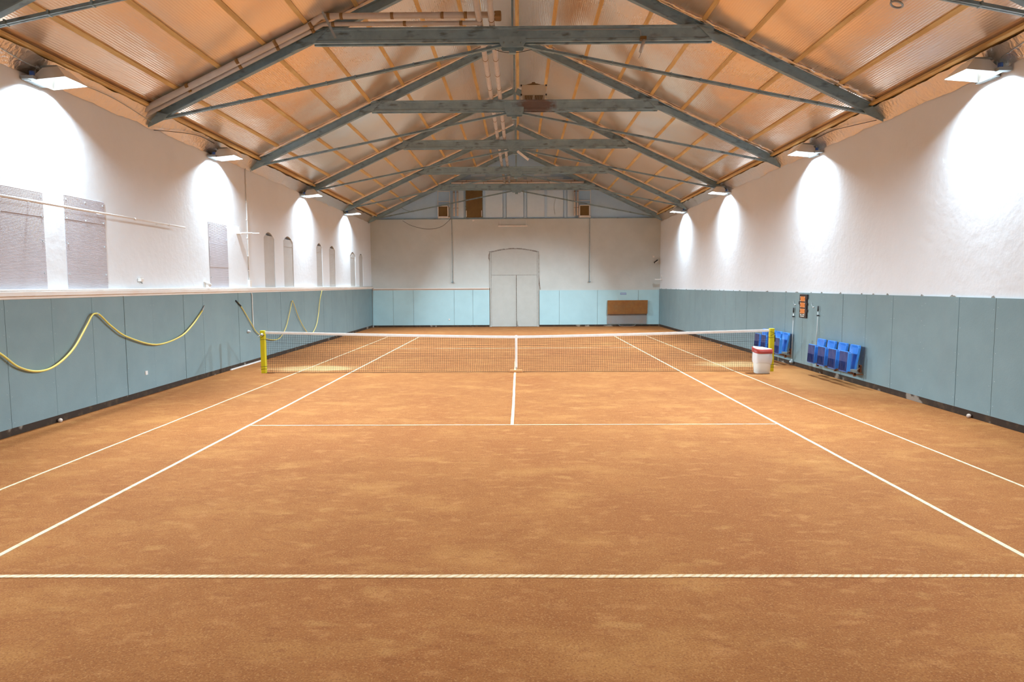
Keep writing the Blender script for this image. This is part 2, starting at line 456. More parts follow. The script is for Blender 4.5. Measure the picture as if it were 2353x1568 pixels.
for x0, x1 in [(-2.35, -1.6), (0.9, 1.75)]:
    bm = B(); box(bm, (x0, YF + 0.07, 7.75), (x1, YF + 0.10, 8.05)); struct('gable_panel', bm, GPANEL, gable)
bm = B(); box(bm, (-7.55, YF - 0.02, 5.575), (7.42, YF + 0.1, 5.61)); struct('trim_31', bm, STEEL)

# roof foil
LB = [0, 0.82, 1.22, 2.05, 3.07, 4.0, 4.83, 5.73, 6.58, 7.22, 7.7]
RB = [0, 0.09, 1.0, 1.91, 2.87, 3.76, 4.61, 5.57, 6.46, 7.22, 7.7]
bm = B()
def foil_z(x, y):
    bays = LB if x < 0 else RB
    a = abs(x)
    for i in range(len(bays) - 1):
        if bays[i] <= a <= bays[i + 1]: break
    wd = bays[i + 1] - bays[i]
    u_ = (a - bays[i]) / wd
    s_ = -1 if x < 0 else 1
    k = noise.noise(Vector((i * 3.7 * s_, y * 0.55, 2.0)))
    k2 = noise.noise(Vector((x * 1.3, y * 0.9, 7.0)))
    k3 = noise.noise(Vector((x * 4.0, y * 1.6, 5.0)))
    amp = (0.010 + 0.013 * k) * min(1, wd / 0.8)
    if bays[i] < 0.2 and wd > 0.3: amp += 0.01
    return -math.sin(PI * u_) * amp + (k2 * 0.006 + k3 * 0.0025) * math.sin(PI * u_)
NX, NY = 150, 300
for s_ in (-1, 1):
    grid = []
    for j in range(NY + 1):
        y = YB + (YF + 0.4 - YB) * j / NY
        row = []
        for i in range(NX + 1):
            a = 7.75 * i / NX
            row.append(bm.verts.new((s_ * a, y, ZC(a) + foil_z(s_ * a if a else s_ * 1e-6, y))))
        grid.append(row)
    for j in range(NY):
        for i in range(NX):
            f = bm.faces.new((grid[j][i], grid[j][i + 1], grid[j + 1][i + 1], grid[j + 1][i])); f.smooth = True
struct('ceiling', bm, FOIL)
bm = B()   # the roof deck above the foil
for s_ in (-1, 1):
    prism(bm, [(0, ZC(0) + 0.1), (s_ * 7.9, ZC(7.9) + 0.1), (s_ * 7.9, ZC(7.9) + 0.2), (0, ZC(0) + 0.2)], lambda p: (p[0], YB - 0.3, p[1]), lambda p: (p[0], YF + 0.5, p[1]))
struct('roof', bm, WOOD)

# battens: wooden laths nailed under the foil, along the hall
k = 0
SL = math.atan(0.465)
for s_, bays in ((-1, LB[1:-1]), (1, RB[1:-1])):
    for a in bays:
        k += 1
        bm = B()
        wd = 0.085 if a < 7 else 0.10
        segs = 14
        for q in range(segs):
            y0 = YB + (YF - YB) * q / segs; y1 = YB + (YF - YB) * (q + 1) / segs
            off = random.uniform(-0.006, 0.006)
            cx = s_ * (a + off); cz = ZC(a + off)
            mt = Matrix.Translation((cx, 0, cz)) @ Matrix.Rotation(s_ * SL, 4, 'Y')
            box(bm, (-wd / 2, y0, -0.026), (wd / 2, y1 - 0.004, 0.004), mtx=mt)
        struct('trim_%d' % k, bm, WOOD)

# crumpled foil along both eaves
for s_, nm in ((-1, 'trim_32'), (1, 'trim_33')):
    bm = B()
    rows = []
    ny = 520
    for j in range(ny + 1):
        y = YB + (YF - YB) * j / ny
        xw = (-LX(y) if s_ < 0 else RX) - 0.012
        row = []
        for i in range(7):
            u_ = i / 6
            nz = noise.noise(Vector((u_ * 2.5 + s_ * 9, y * 2.6, 1))) * 0.045 + noise.noise(Vector((u_ * 6, y * 8, s_ * 4))) * 0.018
            edge = 0.05 * noise.noise(Vector((3, y * 1.1, s_ * 2))) if i == 0 else 0
            x = xw - u_ * 0.24 - max(0, nz) * math.sin(PI * min(1, u_ + 0.05))
            z = 5.40 + u_ * 0.27 + nz * 0.6 + edge
            z = min(z, ZC(x) - 0.012)
            row.append(bm.verts.new((s_ * min(x, xw), y, z)))
        rows.append(row)
    for j in range(ny):
        for i in range(6):
            f = bm.faces.new((rows[j][i], rows[j][i + 1], rows[j + 1][i + 1], rows[j + 1][i])); f.smooth = True
    struct(nm, bm, FOLD)
for s_, nm in ((-1, 'trim_34'), (1, 'trim_35')):
    bm = B()
    x = 7.13
    mt = Matrix.Translation((s_ * x, 0, ZC(x) - 0.075)) @ Matrix.Rotation(s_ * SL, 4, 'Y')
    box(bm, (-0.03, YB, -0.03), (0.03, YF, 0.03), mtx=mt)
    struct(nm, bm, WOOD)

# dado panels
def dado_side(name, xf, seams, ztop, sgn, matp):
    """one structure object, every board a child"""
    root = bpy.data.objects.new(name, None); C.objects.link(root); root['kind'] = 'structure'
    for a, c in zip(seams, seams[1:]):
        bm = B()
        g = 0.004
        p = [(a + g, 0.115), (c - g, 0.115), (c - g, ztop), (a + g, ztop)]
        t0 = random.uniform(-0.003, 0.003)
        prism(bm, p, lambda q: (xf(q[0]) + sgn * 0.004, q[0], q[1]), lambda q: (xf(q[0]) + sgn * (0.028 + t0), q[0], q[1]))
        for yy in (a + 0.05, c - 0.05):
            for zz in (0.22, 0.62, 1.05, 1.45, 1.82):
                y_ = yy + random.uniform(-0.012, 0.012); z_ = zz + random.uniform(-0.06, 0.06)
                x_ = xf(y_) + sgn * (0.028 + t0)
                box(bm, (min(x_, x_ + sgn * 0.003), y_ - 0.0038, z_ - 0.0038), (max(x_, x_ + sgn * 0.003), y_ + 0.0038, z_ + 0.0038), mi=1)
        struct('wall_panel', bm, [matp, SCREW], root)
    return root
ls = [YB, -17.4, -16.2, -15.0, -13.8, -12.6, -11.4, -10.2, -9.1, -8.1, -7.1, -6.1, -5.07, -4.1, -3.1, -1.8, -0.87, 0.29, 1.2, 2.09, 3.3, 4.5, 5.7, 6.9, 8.1, 9.3, 10.5, 11.7, 12.9, 14.1, 15.3, 16.5, 17.5, YF - 0.03]
rs = [YB, -17.4, -16.2, -15.0, -13.8, -12.6, -11.4, -10.2, -9.2, -8.2, -7.2, -6.39, -5.53, -4.55, -3.55, -2.54, -1.52, -0.5, 0.62, 1.75, 2.67, 3.75, 4.88, 6.0, 7.14, 8.1, 9.02, 10.1, 11.24, 12.15, 13.06, 14.5, 16.07, 17.2, YF - 0.03]
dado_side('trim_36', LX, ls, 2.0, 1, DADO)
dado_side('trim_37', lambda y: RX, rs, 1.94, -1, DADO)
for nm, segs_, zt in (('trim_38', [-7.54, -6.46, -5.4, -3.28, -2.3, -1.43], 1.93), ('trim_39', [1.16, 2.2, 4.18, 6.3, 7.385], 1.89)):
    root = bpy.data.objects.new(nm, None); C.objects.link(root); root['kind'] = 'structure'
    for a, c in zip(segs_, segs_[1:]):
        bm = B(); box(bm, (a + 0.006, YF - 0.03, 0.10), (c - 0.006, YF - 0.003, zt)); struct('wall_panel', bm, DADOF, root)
# dark gap boards at the foot of the walls
bm = B(); prism(bm, [(YB, 0.0), (YF, 0.0), (YF, 0.115), (YB, 0.115)], lambda q: (LX(q[0]) + 0.001, q[0], q[1]), lambda q: (LX(q[0]) + 0.014, q[0], q[1])); struct('baseboard_left', bm, SKIRT)
bm = B(); box(bm, (RX - 0.014, YB, 0), (RX - 0.001, YF, 0.115)); struct('baseboard_right', bm, SKIRT)
bm = B(); box(bm, (-7.5, YF - 0.014, 0), (-1.45, YF - 0.001, 0.10)); box(bm, (1.17, YF - 0.014, 0), (7.38, YF - 0.001, 0.10)); struct('baseboard_far', bm, SKIRT)

# box ledge along the left wall
bm = B()
prism(bm, [(YB, 2.045), (YF - 0.03, 2.045), (YF - 0.03, 2.115), (YB, 2.115)], lambda q: (LX(q[0]) + 0.0, q[0], q[1]), lambda q: (LX(q[0]) + 0.11, q[0], q[1]))
prism(bm, [(YB, 2.0), (YF - 0.03, 2.0), (YF - 0.03, 2.045), (YB, 2.045)], lambda q: (LX(q[0]) + 0.0, q[0], q[1]), lambda q: (LX(q[0]) + 0.05, q[0], q[1]))
struct('trim_40', bm, LEDGE, bevel=0.006)
bm = B(); tube(bm, [(LX(YB) + 0.088, YB, 2.13), (LX(YF) + 0.088, YF - 0.1, 2.13)], 0.017, 8); tag(obj('white_pipe', bm, WHITE), 'long thin white pipe lying on the ledge of the left wall', 'pipe')
# ledge rail on the far wall, left of the door
bm = B(); box(bm, (-7.52, YF - 0.10, 1.985), (-1.45, YF, 2.035)); box(bm, (-7.52, YF - 0.04, 1.93), (-1.45, YF, 1.985)); struct('trim_41', bm, LEDGE, bevel=0.005)

# chipped plaster edge above the right panels
bm = B()
y = -9.0
while y < 18:
    L_ = random.uniform(0.05, 0.22)
    n = 7
    pts = [(y, 1.93), (y + L_, 1.93)] + [(y + L_ * (1 - q / n), 1.945 + random.uniform(0.008, 0.035) * math.sin(PI * q / n)) for q in range(1, n)]
    prism(bm, pts, lambda q: (RX - 0.001, q[0], q[1]), lambda q: (RX - 0.010, q[0], q[1]))
    y += L_ + random.uniform(0.25, 1.3)
struct('trim_42', bm, CRACK)

# windows on the left wall: ribbed plastic sheets
def window(n, y0, y1, z0, z1, depth, joints=(), arched=0):
    root = bpy.data.objects.new('window_%d' % n, None); C.objects.link(root); root['kind'] = 'structure'
    zz = [z0] + list(joints) + [z1]
    for j, (a, c) in enumerate(zip(zz, zz[1:])):
        bm = B()
        m_ = max(4, int((c - a) / 0.0105))
        off = depth + 0.004 * (j % 2)
        A = []; Bv = []
        for i in range(m_ + 1):
            z = a + (c - a) * i / m_
            d = off + (0.0035 if i % 2 else 0)
            wig = 0.0 if not (joints and j) else 0.006 * math.sin(i)
            A.append(bm.verts.new((LX(y0) + d, y0 + wig * 0.2, z))); Bv.append(bm.verts.new((LX(y1) + d, y1, z)))
        A2 = [bm.verts.new((v.co.x - 0.005, v.co.y, v.co.z)) for v in A]; B2 = [bm.verts.new((v.co.x - 0.005, v.co.y, v.co.z)) for v in Bv]
        for i in range(m_):
            bm.faces.new((A[i], Bv[i], Bv[i + 1], A[i + 1])); bm.faces.new((A2[i], A2[i + 1], B2[i + 1], B2[i]))
            bm.faces.new((A[i], A[i + 1], A2[i + 1], A2[i])); bm.faces.new((Bv[i], B2[i], B2[i + 1], Bv[i + 1]))
        bm.faces.new((A[0], A2[0], B2[0], Bv[0])); bm.faces.new((A[-1], Bv[-1], B2[-1], A2[-1]))
        struct('plastic_sheet', bm, SHEET if n < 4 else SHEET2, root)
    if depth > 0:
        bm = B()
        for y_ in (y0 + 0.05, (y0 + y1) / 2, y1 - 0.05):
            for z_ in ((z1 - 0.07, z1 - 0.38, 2.9, 2.4) if y_ != (y0 + y1) / 2 else (z1 - 0.07, z1 - 0.38)):
                box(bm, (LX(y_) + depth + 0.003, y_ - 0.008, z_ - 0.012), (LX(y_) + depth + 0.014, y_ + 0.008, z_ + 0.012))
        struct('fixing_clip', bm, SCREW, root)
    return root
window(1, -7.95, -6.12, 2.115, 3.66, 0.004, (3.28,))
window(2, -5.62, -4.52, 2.115, 3.70, 0.004, (3.30,))
window(3, -0.35, 0.72, 2.115, 3.75, 0.004, (2.66, 3.22))
for i, (y0, y1, z1) in enumerate(ARCHES):
    window(4 + i, y0 + 0.005, y1 - 0.005, 2.09, 3.70 if i < 4 else 3.68, -0.018, (3.46,))

# double door in the far wall with arched head
door = bpy.data.objects.new('door_1', None); C.objects.link(door); door['kind'] = 'structure'
DX0, DX1 = -1.40, 1.13
def archx(x0, x1, z0, zs, zt, n=14):
    p = [(x0, z0), (x1, z0), (x1, zs)]
    for k_ in range(1, n):
        a = k_ / n
        p.append((x1 + (x0 - x1) * a, zs + (zt - zs) * math.sin(PI * a)))
    return p + [(x0, zs)]
bm = B()
prism(bm, archx(DX0, DX1, 0.0, 3.90, 4.07), lambda q: (q[0], YF - 0.004, q[1]), lambda q: (q[0], YF - 0.02, q[1]))
struct('door_frame', bm, CRACK, door)
bm = B()
prism(bm, archx(DX0 + 0.08, DX1 - 0.08, 2.70, 3.86, 4.03), lambda q: (q[0], YF - 0.015, q[1]), lambda q: (q[0], YF - 0.035, q[1]))
struct('arched_panel', bm, DOORM, door)
for x0, x1 in ((DX0 + 0.012, DX0 + 0.07), (DX1 - 0.07, DX1 - 0.012)):
    bm = B(); box(bm, (x0, YF - 0.045, 0), (x1, YF - 0.015, 3.88)); struct('jamb', bm, DOORM, door)
for x0, x1 in ((DX0 + 0.08, -0.045), (-0.015, DX1 - 0.08)):
    bm = B(); box(bm, (x0, YF - 0.04, 0.015), (x1, YF - 0.015, 2.685)); struct('door_leaf', bm, DOORM, door, bevel=0.003)
bm = B(); box(bm, (-0.10, YF - 0.055, 0.02), (-0.045, YF - 0.04, 2.62)); struct('cover_strip', bm, DOORM, door)
bm = B(); box(bm, (0.0, YF - 0.06, 0.0), (0.05, YF - 0.04, 0.10)); box(bm, (0.01, YF - 0.055, 0.10), (0.02, YF - 0.04, 0.3)); struct('floor_bolt', bm, CRACK, door)
bm = B()
for z_ in (0.18, 0.95, 1.75, 2.55, 3.35):
    for x_ in (DX0 + 0.075, DX1 - 0.075): box(bm, (x_ - 0.008, YF - 0.05, z_), (x_ + 0.008, YF - 0.035, z_ + 0.10))
struct('hinges', bm, CRACK, door)
bm = B()   # broken plaster round the arch
for q in range(26):
    a = q / 25
    x_ = DX0 + (DX1 - DX0) * a
    z_ = 3.91 + 0.17 * math.sin(PI * a)
    if random.random() < 0.75:
        s1 = random.uniform(0.003, 0.012)
        box(bm, (x_ - 0.05, YF - 0.012, z_ - s1), (x_ + 0.05, YF, z_ + s1))
for z_ in [0.1 * q for q in range(20, 39)]:
    if random.random() < 0.7: box(bm, (DX1 - 0.004, YF - 0.012, z_), (DX1 + random.uniform(0.006, 0.018), YF, z_ + 0.1))
prism(bm, [(DX1, 2.75), (DX1 + 0.10, 1.93), (DX1 + 0.07, 1.93), (DX1, 2.3)], lambda q: (q[0], YF - 0.01, q[1]), lambda q: (q[0], YF, q[1]))
prism(bm, [(DX0, 3.88), (DX0 - 0.07, 3.75), (DX0 - 0.08, 3.55), (DX0, 3.4), (DX0 - 0.03, 3.6)], lambda q: (q[0], YF - 0.01, q[1]), lambda q: (q[0], YF, q[1]))
struct('broken_plaster', bm, CRACK, door)

# ================================================================ COURT LINES
def line(name, x0, x1, y0, y1, label, m=LINE, z=0.0):
    bm = B()
    nx = max(2, int((x1 - x0) / 0.4)); ny = max(2, int((y1 - y0) / 0.4))
    if x1 - x0 > y1 - y0:
        pts = [(x0 + (x1 - x0) * i / nx, (y0 + y1) / 2 + random.uniform(-0.004, 0.004)) for i in range(nx + 1)]
        hw = (y1 - y0) / 2
        T = [bm.verts.new((a, b_ + hw + random.uniform(-.004, .004), 0.005)) for a, b_ in pts]; U = [bm.verts.new((a, b_ - hw + random.uniform(-.004, .004), 0.005)) for a, b_ in pts]
    else:
        pts = [((x0 + x1) / 2 + random.uniform(-0.004, 0.004), y0 + (y1 - y0) * i / ny) for i in range(ny + 1)]
        hw = (x1 - x0) / 2
        T = [bm.verts.new((a - hw, b_, 0.005)) for a, b_ in pts]; U = [bm.verts.new((a + hw, b_, 0.005)) for a, b_ in pts]
    T2 = [bm.verts.new((v.co.x, v.co.y, -0.002)) for v in T]; U2 = [bm.verts.new((v.co.x, v.co.y, -0.002)) for v in U]
    for i in range(len(T) - 1):
        bm.faces.new((T[i], U[i], U[i + 1], T[i + 1])); bm.faces.new((T[i], T[i + 1], T2[i + 1], T2[i])); bm.faces.new((U[i], U2[i], U2[i + 1], U[i + 1]))
        bm.faces.new((T2[i], T2[i + 1], U2[i + 1], U2[i]))
    bm.faces.new((T[0], T2[0], U2[0], U[0])); bm.faces.new((T[-1], U[-1], U2[-1], T2[-1]))
    o = obj(name, bm, m)
    return tag(o, label, 'court line', 'court lines on the clay')
line('baseline', -5.48, 5.48, -11.91, -11.86, 'ridged cream baseline across the foreground of the clay', LINED)
line('service_line', -4.10, 4.10, -6.42, -6.387, 'near service line crossing between the two singles sidelines before the net')
line('centre_service_line', -0.028, 0.022, -6.38, -0.12, 'short centre service line running towards the middle of the net from this side')
line('singles_sideline', -4.153, -4.108, -11.86, 11.86, 'white singles sideline on the left, the inner of the left pair')
line('singles_sideline', 4.108, 4.153, -11.86, 11.86, 'white singles sideline on the right, the inner of the right pair')
line('doubles_sideline', -5.505, -5.473, -11.86, 11.86, 'thin doubles sideline nearest the left wall')
line('doubles_sideline', 5.473, 5.505, -11.86, 11.86, 'thin doubles sideline nearest the right wall')
line('centre_service_line', -0.025, 0.025, 0.12, 6.38, 'centre service line beyond the net, seen through the mesh')
line('service_line', -4.10, 4.10, 6.38, 6.425, 'far service line beyond the net, seen through the mesh')
line('baseline', -5.48, 5.48, 11.86, 11.91, 'far baseline beyond the net in front of the end wall')

# ================================================================ NET
PXL, PXR = -6.31, 6.38
def nettop(x):
    a = abs(x - 0.03) / 6.3
    return 0.914 + (1.05 - 0.914) * min(1, a) ** 1.25
net = thing('tennis_net', 'black tennis net with white headband strung across the court', 'net', (0, 0, 0))
bm = B()
step = 0.0465
nv = int((PXR - PXL - 0.14) / step)
def cord(bm, pts, r):
    P = [Vector(p) for p in pts]
    prev = None
    for i, p in enumerate(P):
        d = (P[min(i + 1, len(P) - 1)] - P[max(i - 1, 0)]).normalized()
        s_ = Vector((0, 1, 0)); u_ = d.cross(s_).normalized()
        ring = [bm.verts.new(p + u_ * r * math.cos(q) + s_ * r * math.sin(q)) for q in (PI / 4, 3 * PI / 4, 5 * PI / 4, 7 * PI / 4)]
        if prev:
            for q in range(4): bm.faces.new((prev[q], prev[(q + 1) % 4], ring[(q + 1) % 4], ring[q]))
        prev = ring
XS = [PXL + 0.08 + i * step for i in range(nv + 1)]
NR = 21
def wob(x, z): return 0.012 * noise.noise(Vector((x * 1.7, z * 3, 0))) * (1 - z) * 2
def npt(x, i):
    top = nettop(x) - 0.05
    f = i / NR
    z = 0.012 + (top - 0.012) * (1 - f)
    return Vector((x + wob(x, z), 0.03 * noise.noise(Vector((x * 0.6, z * 2, 4))) * (1 - z), z + 0.006 * noise.noise(Vector((x * 2.2, z * 5, 9)))))
for x in XS: cord(bm, [npt(x, i) for i in range(0, NR + 1, 3)], 0.0030)
for i in range(NR + 1):
    cord(bm, [npt(x, i) for x in XS[::4]] + [npt(XS[-1], i)], 0.0030 if i not in (5, NR) else 0.0055)
for i in range(4): cord(bm, [npt(x, i + 0.5) - Vector((0, 0.008, 0)) for x in XS[::4]] + [npt(XS[-1], i + 0.5)], 0.0016)
part('netting', bm, NETM, net)
bm = B()
xs = [PXL + 0.062 + (PXR - PXL - 0.124) * i / 60 for i in range(61)]
for y0, y1 in ((-0.012, 0.012),):
    ring = []
    for x in xs:
        zt = nettop(x)
        ring.append([bm.verts.new((x, y0, zt - 0.062)), bm.verts.new((x, y0 - 0.002, zt - 0.03)), bm.verts.new((x, y0, zt)), bm.verts.new((x, y1, zt)), bm.verts.new((x, y1, zt - 0.062))])
    for A, Bq in zip(ring, ring[1:]):
        for q in range(5): bm.faces.new((A[q], A[(q + 1) % 5], Bq[(q + 1) % 5], Bq[q]))
    bm.faces.new(ring[0]); bm.faces.new(ring[-1][::-1])
part('headband', bm, BAND, net)
bm = B(); box(bm, (0.005, -0.02, 0.12), (0.062, 0.018, 0.925)); part('centre_strap', bm, BAND, net, bevel=0.003)
bm = B(); box(bm, (0.012, -0.022, 0.085), (0.055, 0.02, 0.125)); tube(bm, [(0.034, 0, 0.09), (0.034, 0, 0.04)], 0.006, 6); part('strap_buckle', bm, ALU, net)
bm = B(); box(bm, (-0.13, -0.10, 0.0), (0.19, -0.035, 0.065)); tag(obj('net_weight', bm, BRICK, bevel=0.015, segs=3), 'terracotta coloured bar weight lying at the foot of the net centre strap', 'weight')

def post(x, label, left):
    p = thing('net_post', label, 'net post', (x, 0, 0), 'net posts')
    bm = B(); box(bm, (-0.055, -0.055, -0.05), (0.055, 0.055, 1.07)); part('post', bm, YELLOW, p, bevel=0.006)
    for z_ in (0.10, 0.16, 0.84):
        bm = B(); tube(bm, [(-0.06, -0.06, z_), (0.06, -0.06, z_ + 0.012), (0.06, 0.06, z_), (-0.06, 0.06, z_ + 0.01)], 0.004, 6, closed=True); part('lashing_cord', bm, DARK, p)
    bm = B()
    tube(bm, [(-0.058, -0.06, 1.0), (0.058, -0.06, 0.955)], 0.004, 6)
    tube(bm, [(0.058, -0.06, 0.955), (-0.055, -0.06, 0.88)], 0.004, 6)
    part('lashing_cord', bm, DARK, p)
    if left:
        bm = B(); lathe(bm, [(0.0, 0), (0.033, 0.0), (0.036, 0.02), (0.02, 0.035), (0.0, 0.035)], 14, Matrix.Translation((0.0, -0.055, 0.975)) @ Matrix.Rotation(PI / 2, 4, 'X')); part('winder', bm, ALU, p)
        bm = B(); tube(bm, [(-0.05, 0, 0.95), (-0.11, 0, 0.93), (-0.12, -0.02, 0.90)], 0.009, 8); part('crank', bm, ALU, p)
    else:
        bm = B(); box(bm, (0.055, -0.02, 0.74), (0.09, 0.02, 0.90)); part('cable_bracket', bm, DARK, p)
    return p
post(PXL, 'yellow square net post by the left wall with a round winder', True)
post(PXR, 'yellow square net post behind the white bin, lashed with black cord', False)
bm = B(); prism(bm, [(0.55, 0.0), (3.0, 0.0), (3.0, 0.035), (0.55, 0.03)], lambda q: (LX(q[0]) + 0.015, q[0], q[1]), lambda q: (LX(q[0]) + 0.05, q[0], q[1]))
tag(obj('white_strip', bm, WHITE), 'pale strip lying at the foot of the left wall behind the net post', 'strip')
bm = B(); mt_ = Matrix.Translation((LX(1.75) + 0.028, 1.75, 0.93)) @ Matrix.Rotation(PI / 2, 4, 'Y'); lathe(bm, [(0.0, 0), (0.05, 0), (0.05, 0.03), (0.028, 0.06), (0.028, 0.09), (0, 0.09)], 14, mt_)
tag(obj('wall_tap', bm, ALU), 'small round silver fitting on the left wall panel beside the net post', 'tap')

# ================================================================ BIN
bn = thing('waste_bin', 'white waste bin with a bag liner and red rim beside the right net post', 'bin', (6.03, -0.36, 0))
def sup(a, bq, ang, e=0.62):
    c_, s_ = math.cos(ang), math.sin(ang)
    return (a * math.copysign(abs(c_) ** e, c_), bq * math.copysign(abs(s_) ** e, s_))
def shell(bm, levels, n=40, fold=0, cap=True, mi=0, seed=0):
    rings = []
    for z, a, bq in levels:
        ring = []
        for k_ in range(n):
            ang = 2 * PI * k_ / n
            x_, y_ = sup(a, bq, ang)
            fz = z(ang) if callable(z) else z
            f_ = 1 + fold * noise.noise(Vector((ang * 2.4, fz * 7, seed)))
            ring.append(bm.verts.new((x_ * f_, y_ * f_, fz)))
        rings.append(ring)
    for A, Bq in zip(rings, rings[1:]):
        for k_ in range(n):
            f = bm.faces.new((A[k_], A[(k_ + 1) % n], Bq[(k_ + 1) % n], Bq[k_])); f.smooth = True; f.material_index = mi
    if cap: bm.faces.new(rings[0][::-1])
    return rings
bm = B(); shell(bm, [(0.0, 0.165, 0.13), (0.012, 0.178, 0.142), (0.3, 0.198, 0.158), (0.56, 0.205, 0.165), (0.56, 0.195, 0.155), (0.3, 0.18, 0.14), (0.02, 0.16, 0.125)]); part('bin_body', bm, BINM, bn)
bm = B()
hem = lambda a: 0.235 + 0.035 * math.sin(a * 1.0 + 3.9) + 0.012 * math.sin(3 * a)
rg = shell(bm, [(hem, 0.204, 0.164), (lambda a: hem(a) + 0.05, 0.214, 0.173), (0.38, 0.222, 0.178), (0.46, 0.218, 0.176), (0.535, 0.213, 0.172), (0.575, 0.208, 0.168), (0.57, 0.20, 0.16), (0.54, 0.19, 0.152), (0.4, 0.17, 0.13)], fold=0.075, cap=False, seed=3)
part('bag_liner', bm, BAG, bn)
bm = B()
rt = lambda z: (lambda a: z + 0.022 * math.cos(a - 2.6) - 0.010 * math.sin(2 * a))
shell(bm, [(rt(0.505), 0.231, 0.187), (rt(0.608), 0.231, 0.187), (rt(0.612), 0.214, 0.172), (rt(0.505), 0.224, 0.182)], cap=False)
part('red_rim', bm, RIM, bn)
bm = B(); shell(bm, [(rt(0.600), 0.213, 0.171), (rt(0.622), 0.200, 0.160), (rt(0.60), 0.12, 0.09), (rt(0.55), 0.08, 0.06)], fold=0.03, cap=False, seed=8); part('bag_top', bm, BAG, bn)

# ================================================================ TIP-UP SEATS (right wall)
def seat_shell(bm, w0, w1, h_, t_, lip, n=8, m_=10):
    """a shallow plastic tray standing in the y-z plane, front facing -x: w0 bottom width, w1 top width"""
    front = []; back = []
    for j in range(m_ + 1):
        v = j / m_
        wd = (w0 + (w1 - w0) * v) / 2
        if v > 0.88: wd *= math.sqrt(max(0.0, 1 - ((v - 0.88) / 0.12) ** 2 * 0.25))
        rowf = []; rowb = []
        for i in range(n + 1):
            u_ = -1 + 2 * i / n
            y_ = u_ * wd
            edge = abs(u_) ** 4 + (max(0, (v - 0.85) / 0.15)) ** 2
            d = lip * (1 - min(1, edge))
            rowf.append(bm.verts.new((-t_ + d, y_, v * h_)))
            rowb.append(bm.verts.new((d * 0.6, y_, v * h_)))
        front.append(rowf); back.append(rowb)
    for j in range(m_):
        for i in range(n):
            f = bm.faces.new((front[j][i], front[j + 1][i], front[j + 1][i + 1], front[j][i + 1])); f.smooth = True
            f = bm.faces.new((back[j][i], back[j][i + 1], back[j + 1][i + 1], back[j + 1][i])); f.smooth = True
        bm.faces.new((front[j][0], back[j][0], back[j + 1][0], front[j + 1][0]))
        bm.faces.new((front[j][n], front[j + 1][n], back[j + 1][n], back[j][n]))
    for i in range(n):
        bm.faces.new((front[0][i], front[0][i + 1], back[0][i + 1], back[0][i]))
        bm.faces.new((front[m_][i], back[m_][i], back[m_][i + 1], front[m_][i + 1]))
def make_seat(label, group):
    s_ = thing('tip_up_seat', label, 'seat', (RX, 0, 0.28), group)
    # backrest by the wall, leaning slightly
    bm = B(); seat_shell(bm, 0.27, 0.40, 0.56, 0.05, 0.045)
    for v in bm.verts: v.co = Vector((v.co.x - 0.17 + v.co.z * 0.12, v.co.y, v.co.z + 0.03))
    part('backrest', bm, SEATM, s_, bevel=0.006)
    # seat pan tipped up in front
    bm = B(); seat_shell(bm, 0.34, 0.38, 0.44, 0.028, -0.0)
    mtx = Matrix.Translation((-0.36, 0, 0.02)) @ Matrix.Rotation(0.05, 4, 'Y')
    for v in bm.verts: v.co = mtx @ v.co
    box(bm, (-0.03, 0.155, 0.02), (0.05, 0.175, 0.40), mtx=mtx); box(bm, (-0.03, -0.175, 0.02), (0.05, -0.155, 0.40), mtx=mtx); box(bm, (-0.03, -0.17, 0.415), (0.03, 0.17, 0.435), mtx=mtx)
    p_ = part('seat_pan', bm, SEATM, s_, bevel=0.005)
    bm = B()
    box(bm, (-0.006, -0.172, 0.012), (0.0, 0.168, 0.428), mtx=mtx @ Matrix.Translation((-0.029, 0, 0)))
    for q in range(6):
        y_ = -0.135 + q * 0.054
        box(bm, (-0.016, y_ - 0.004, 0.03), (0.0, y_ + 0.004, 0.22), mtx=mtx @ Matrix.Translation((-0.035, 0, 0)))
    und = part('underside', bm, SEATU, p_)
    und['label'] = 'dark dirty ribbed underside'
    # hinge block and bracket
    for y0 in (-0.16, 0.10):
        bm = B(); box(bm, (-0.34, y0, 0.03), (-0.15, y0 + 0.06, 0.085)); part('hinge_block', bm, GREY, s_, bevel=0.006)
    bm = B(); tube(bm, [(-0.015, 0, 0.10), (-0.08, 0, 0.03), (-0.27, 0, 0.02), (-0.33, 0, 0.04)], 0.016, 8); box(bm, (-0.03, -0.04, 0.0), (-0.002, 0.04, 0.16)); part('bracket', bm, RUST, s_)
    return s_
seat0 = make_seat('blue tip-up seat, nearest the camera of the near bank on right wall', 'near bank of tip-up seats')
NEARY = [-2.42, -1.89, -1.36, -0.83]
FARY = [1.30, 1.79, 2.30, 2.82]
ordn = ['nearest the camera', 'second from the near end', 'third from the near end', 'farthest from the camera']
first = True
for ys, gname, gl in ((NEARY, 'near bank of tip-up seats', 'near bank on right wall'), (FARY, 'far bank of tip-up seats', 'far bank beyond the net')):
    for q, y_ in enumerate(ys):
        s_ = seat0 if first else copy_tree(seat0)
        first = False
        s_.location = (RX - 0.03, y_, 0.28)
        s_['label'] = 'blue tip-up seat, %s of the %s' % (ordn[q], gl)
        s_['group'] = gname
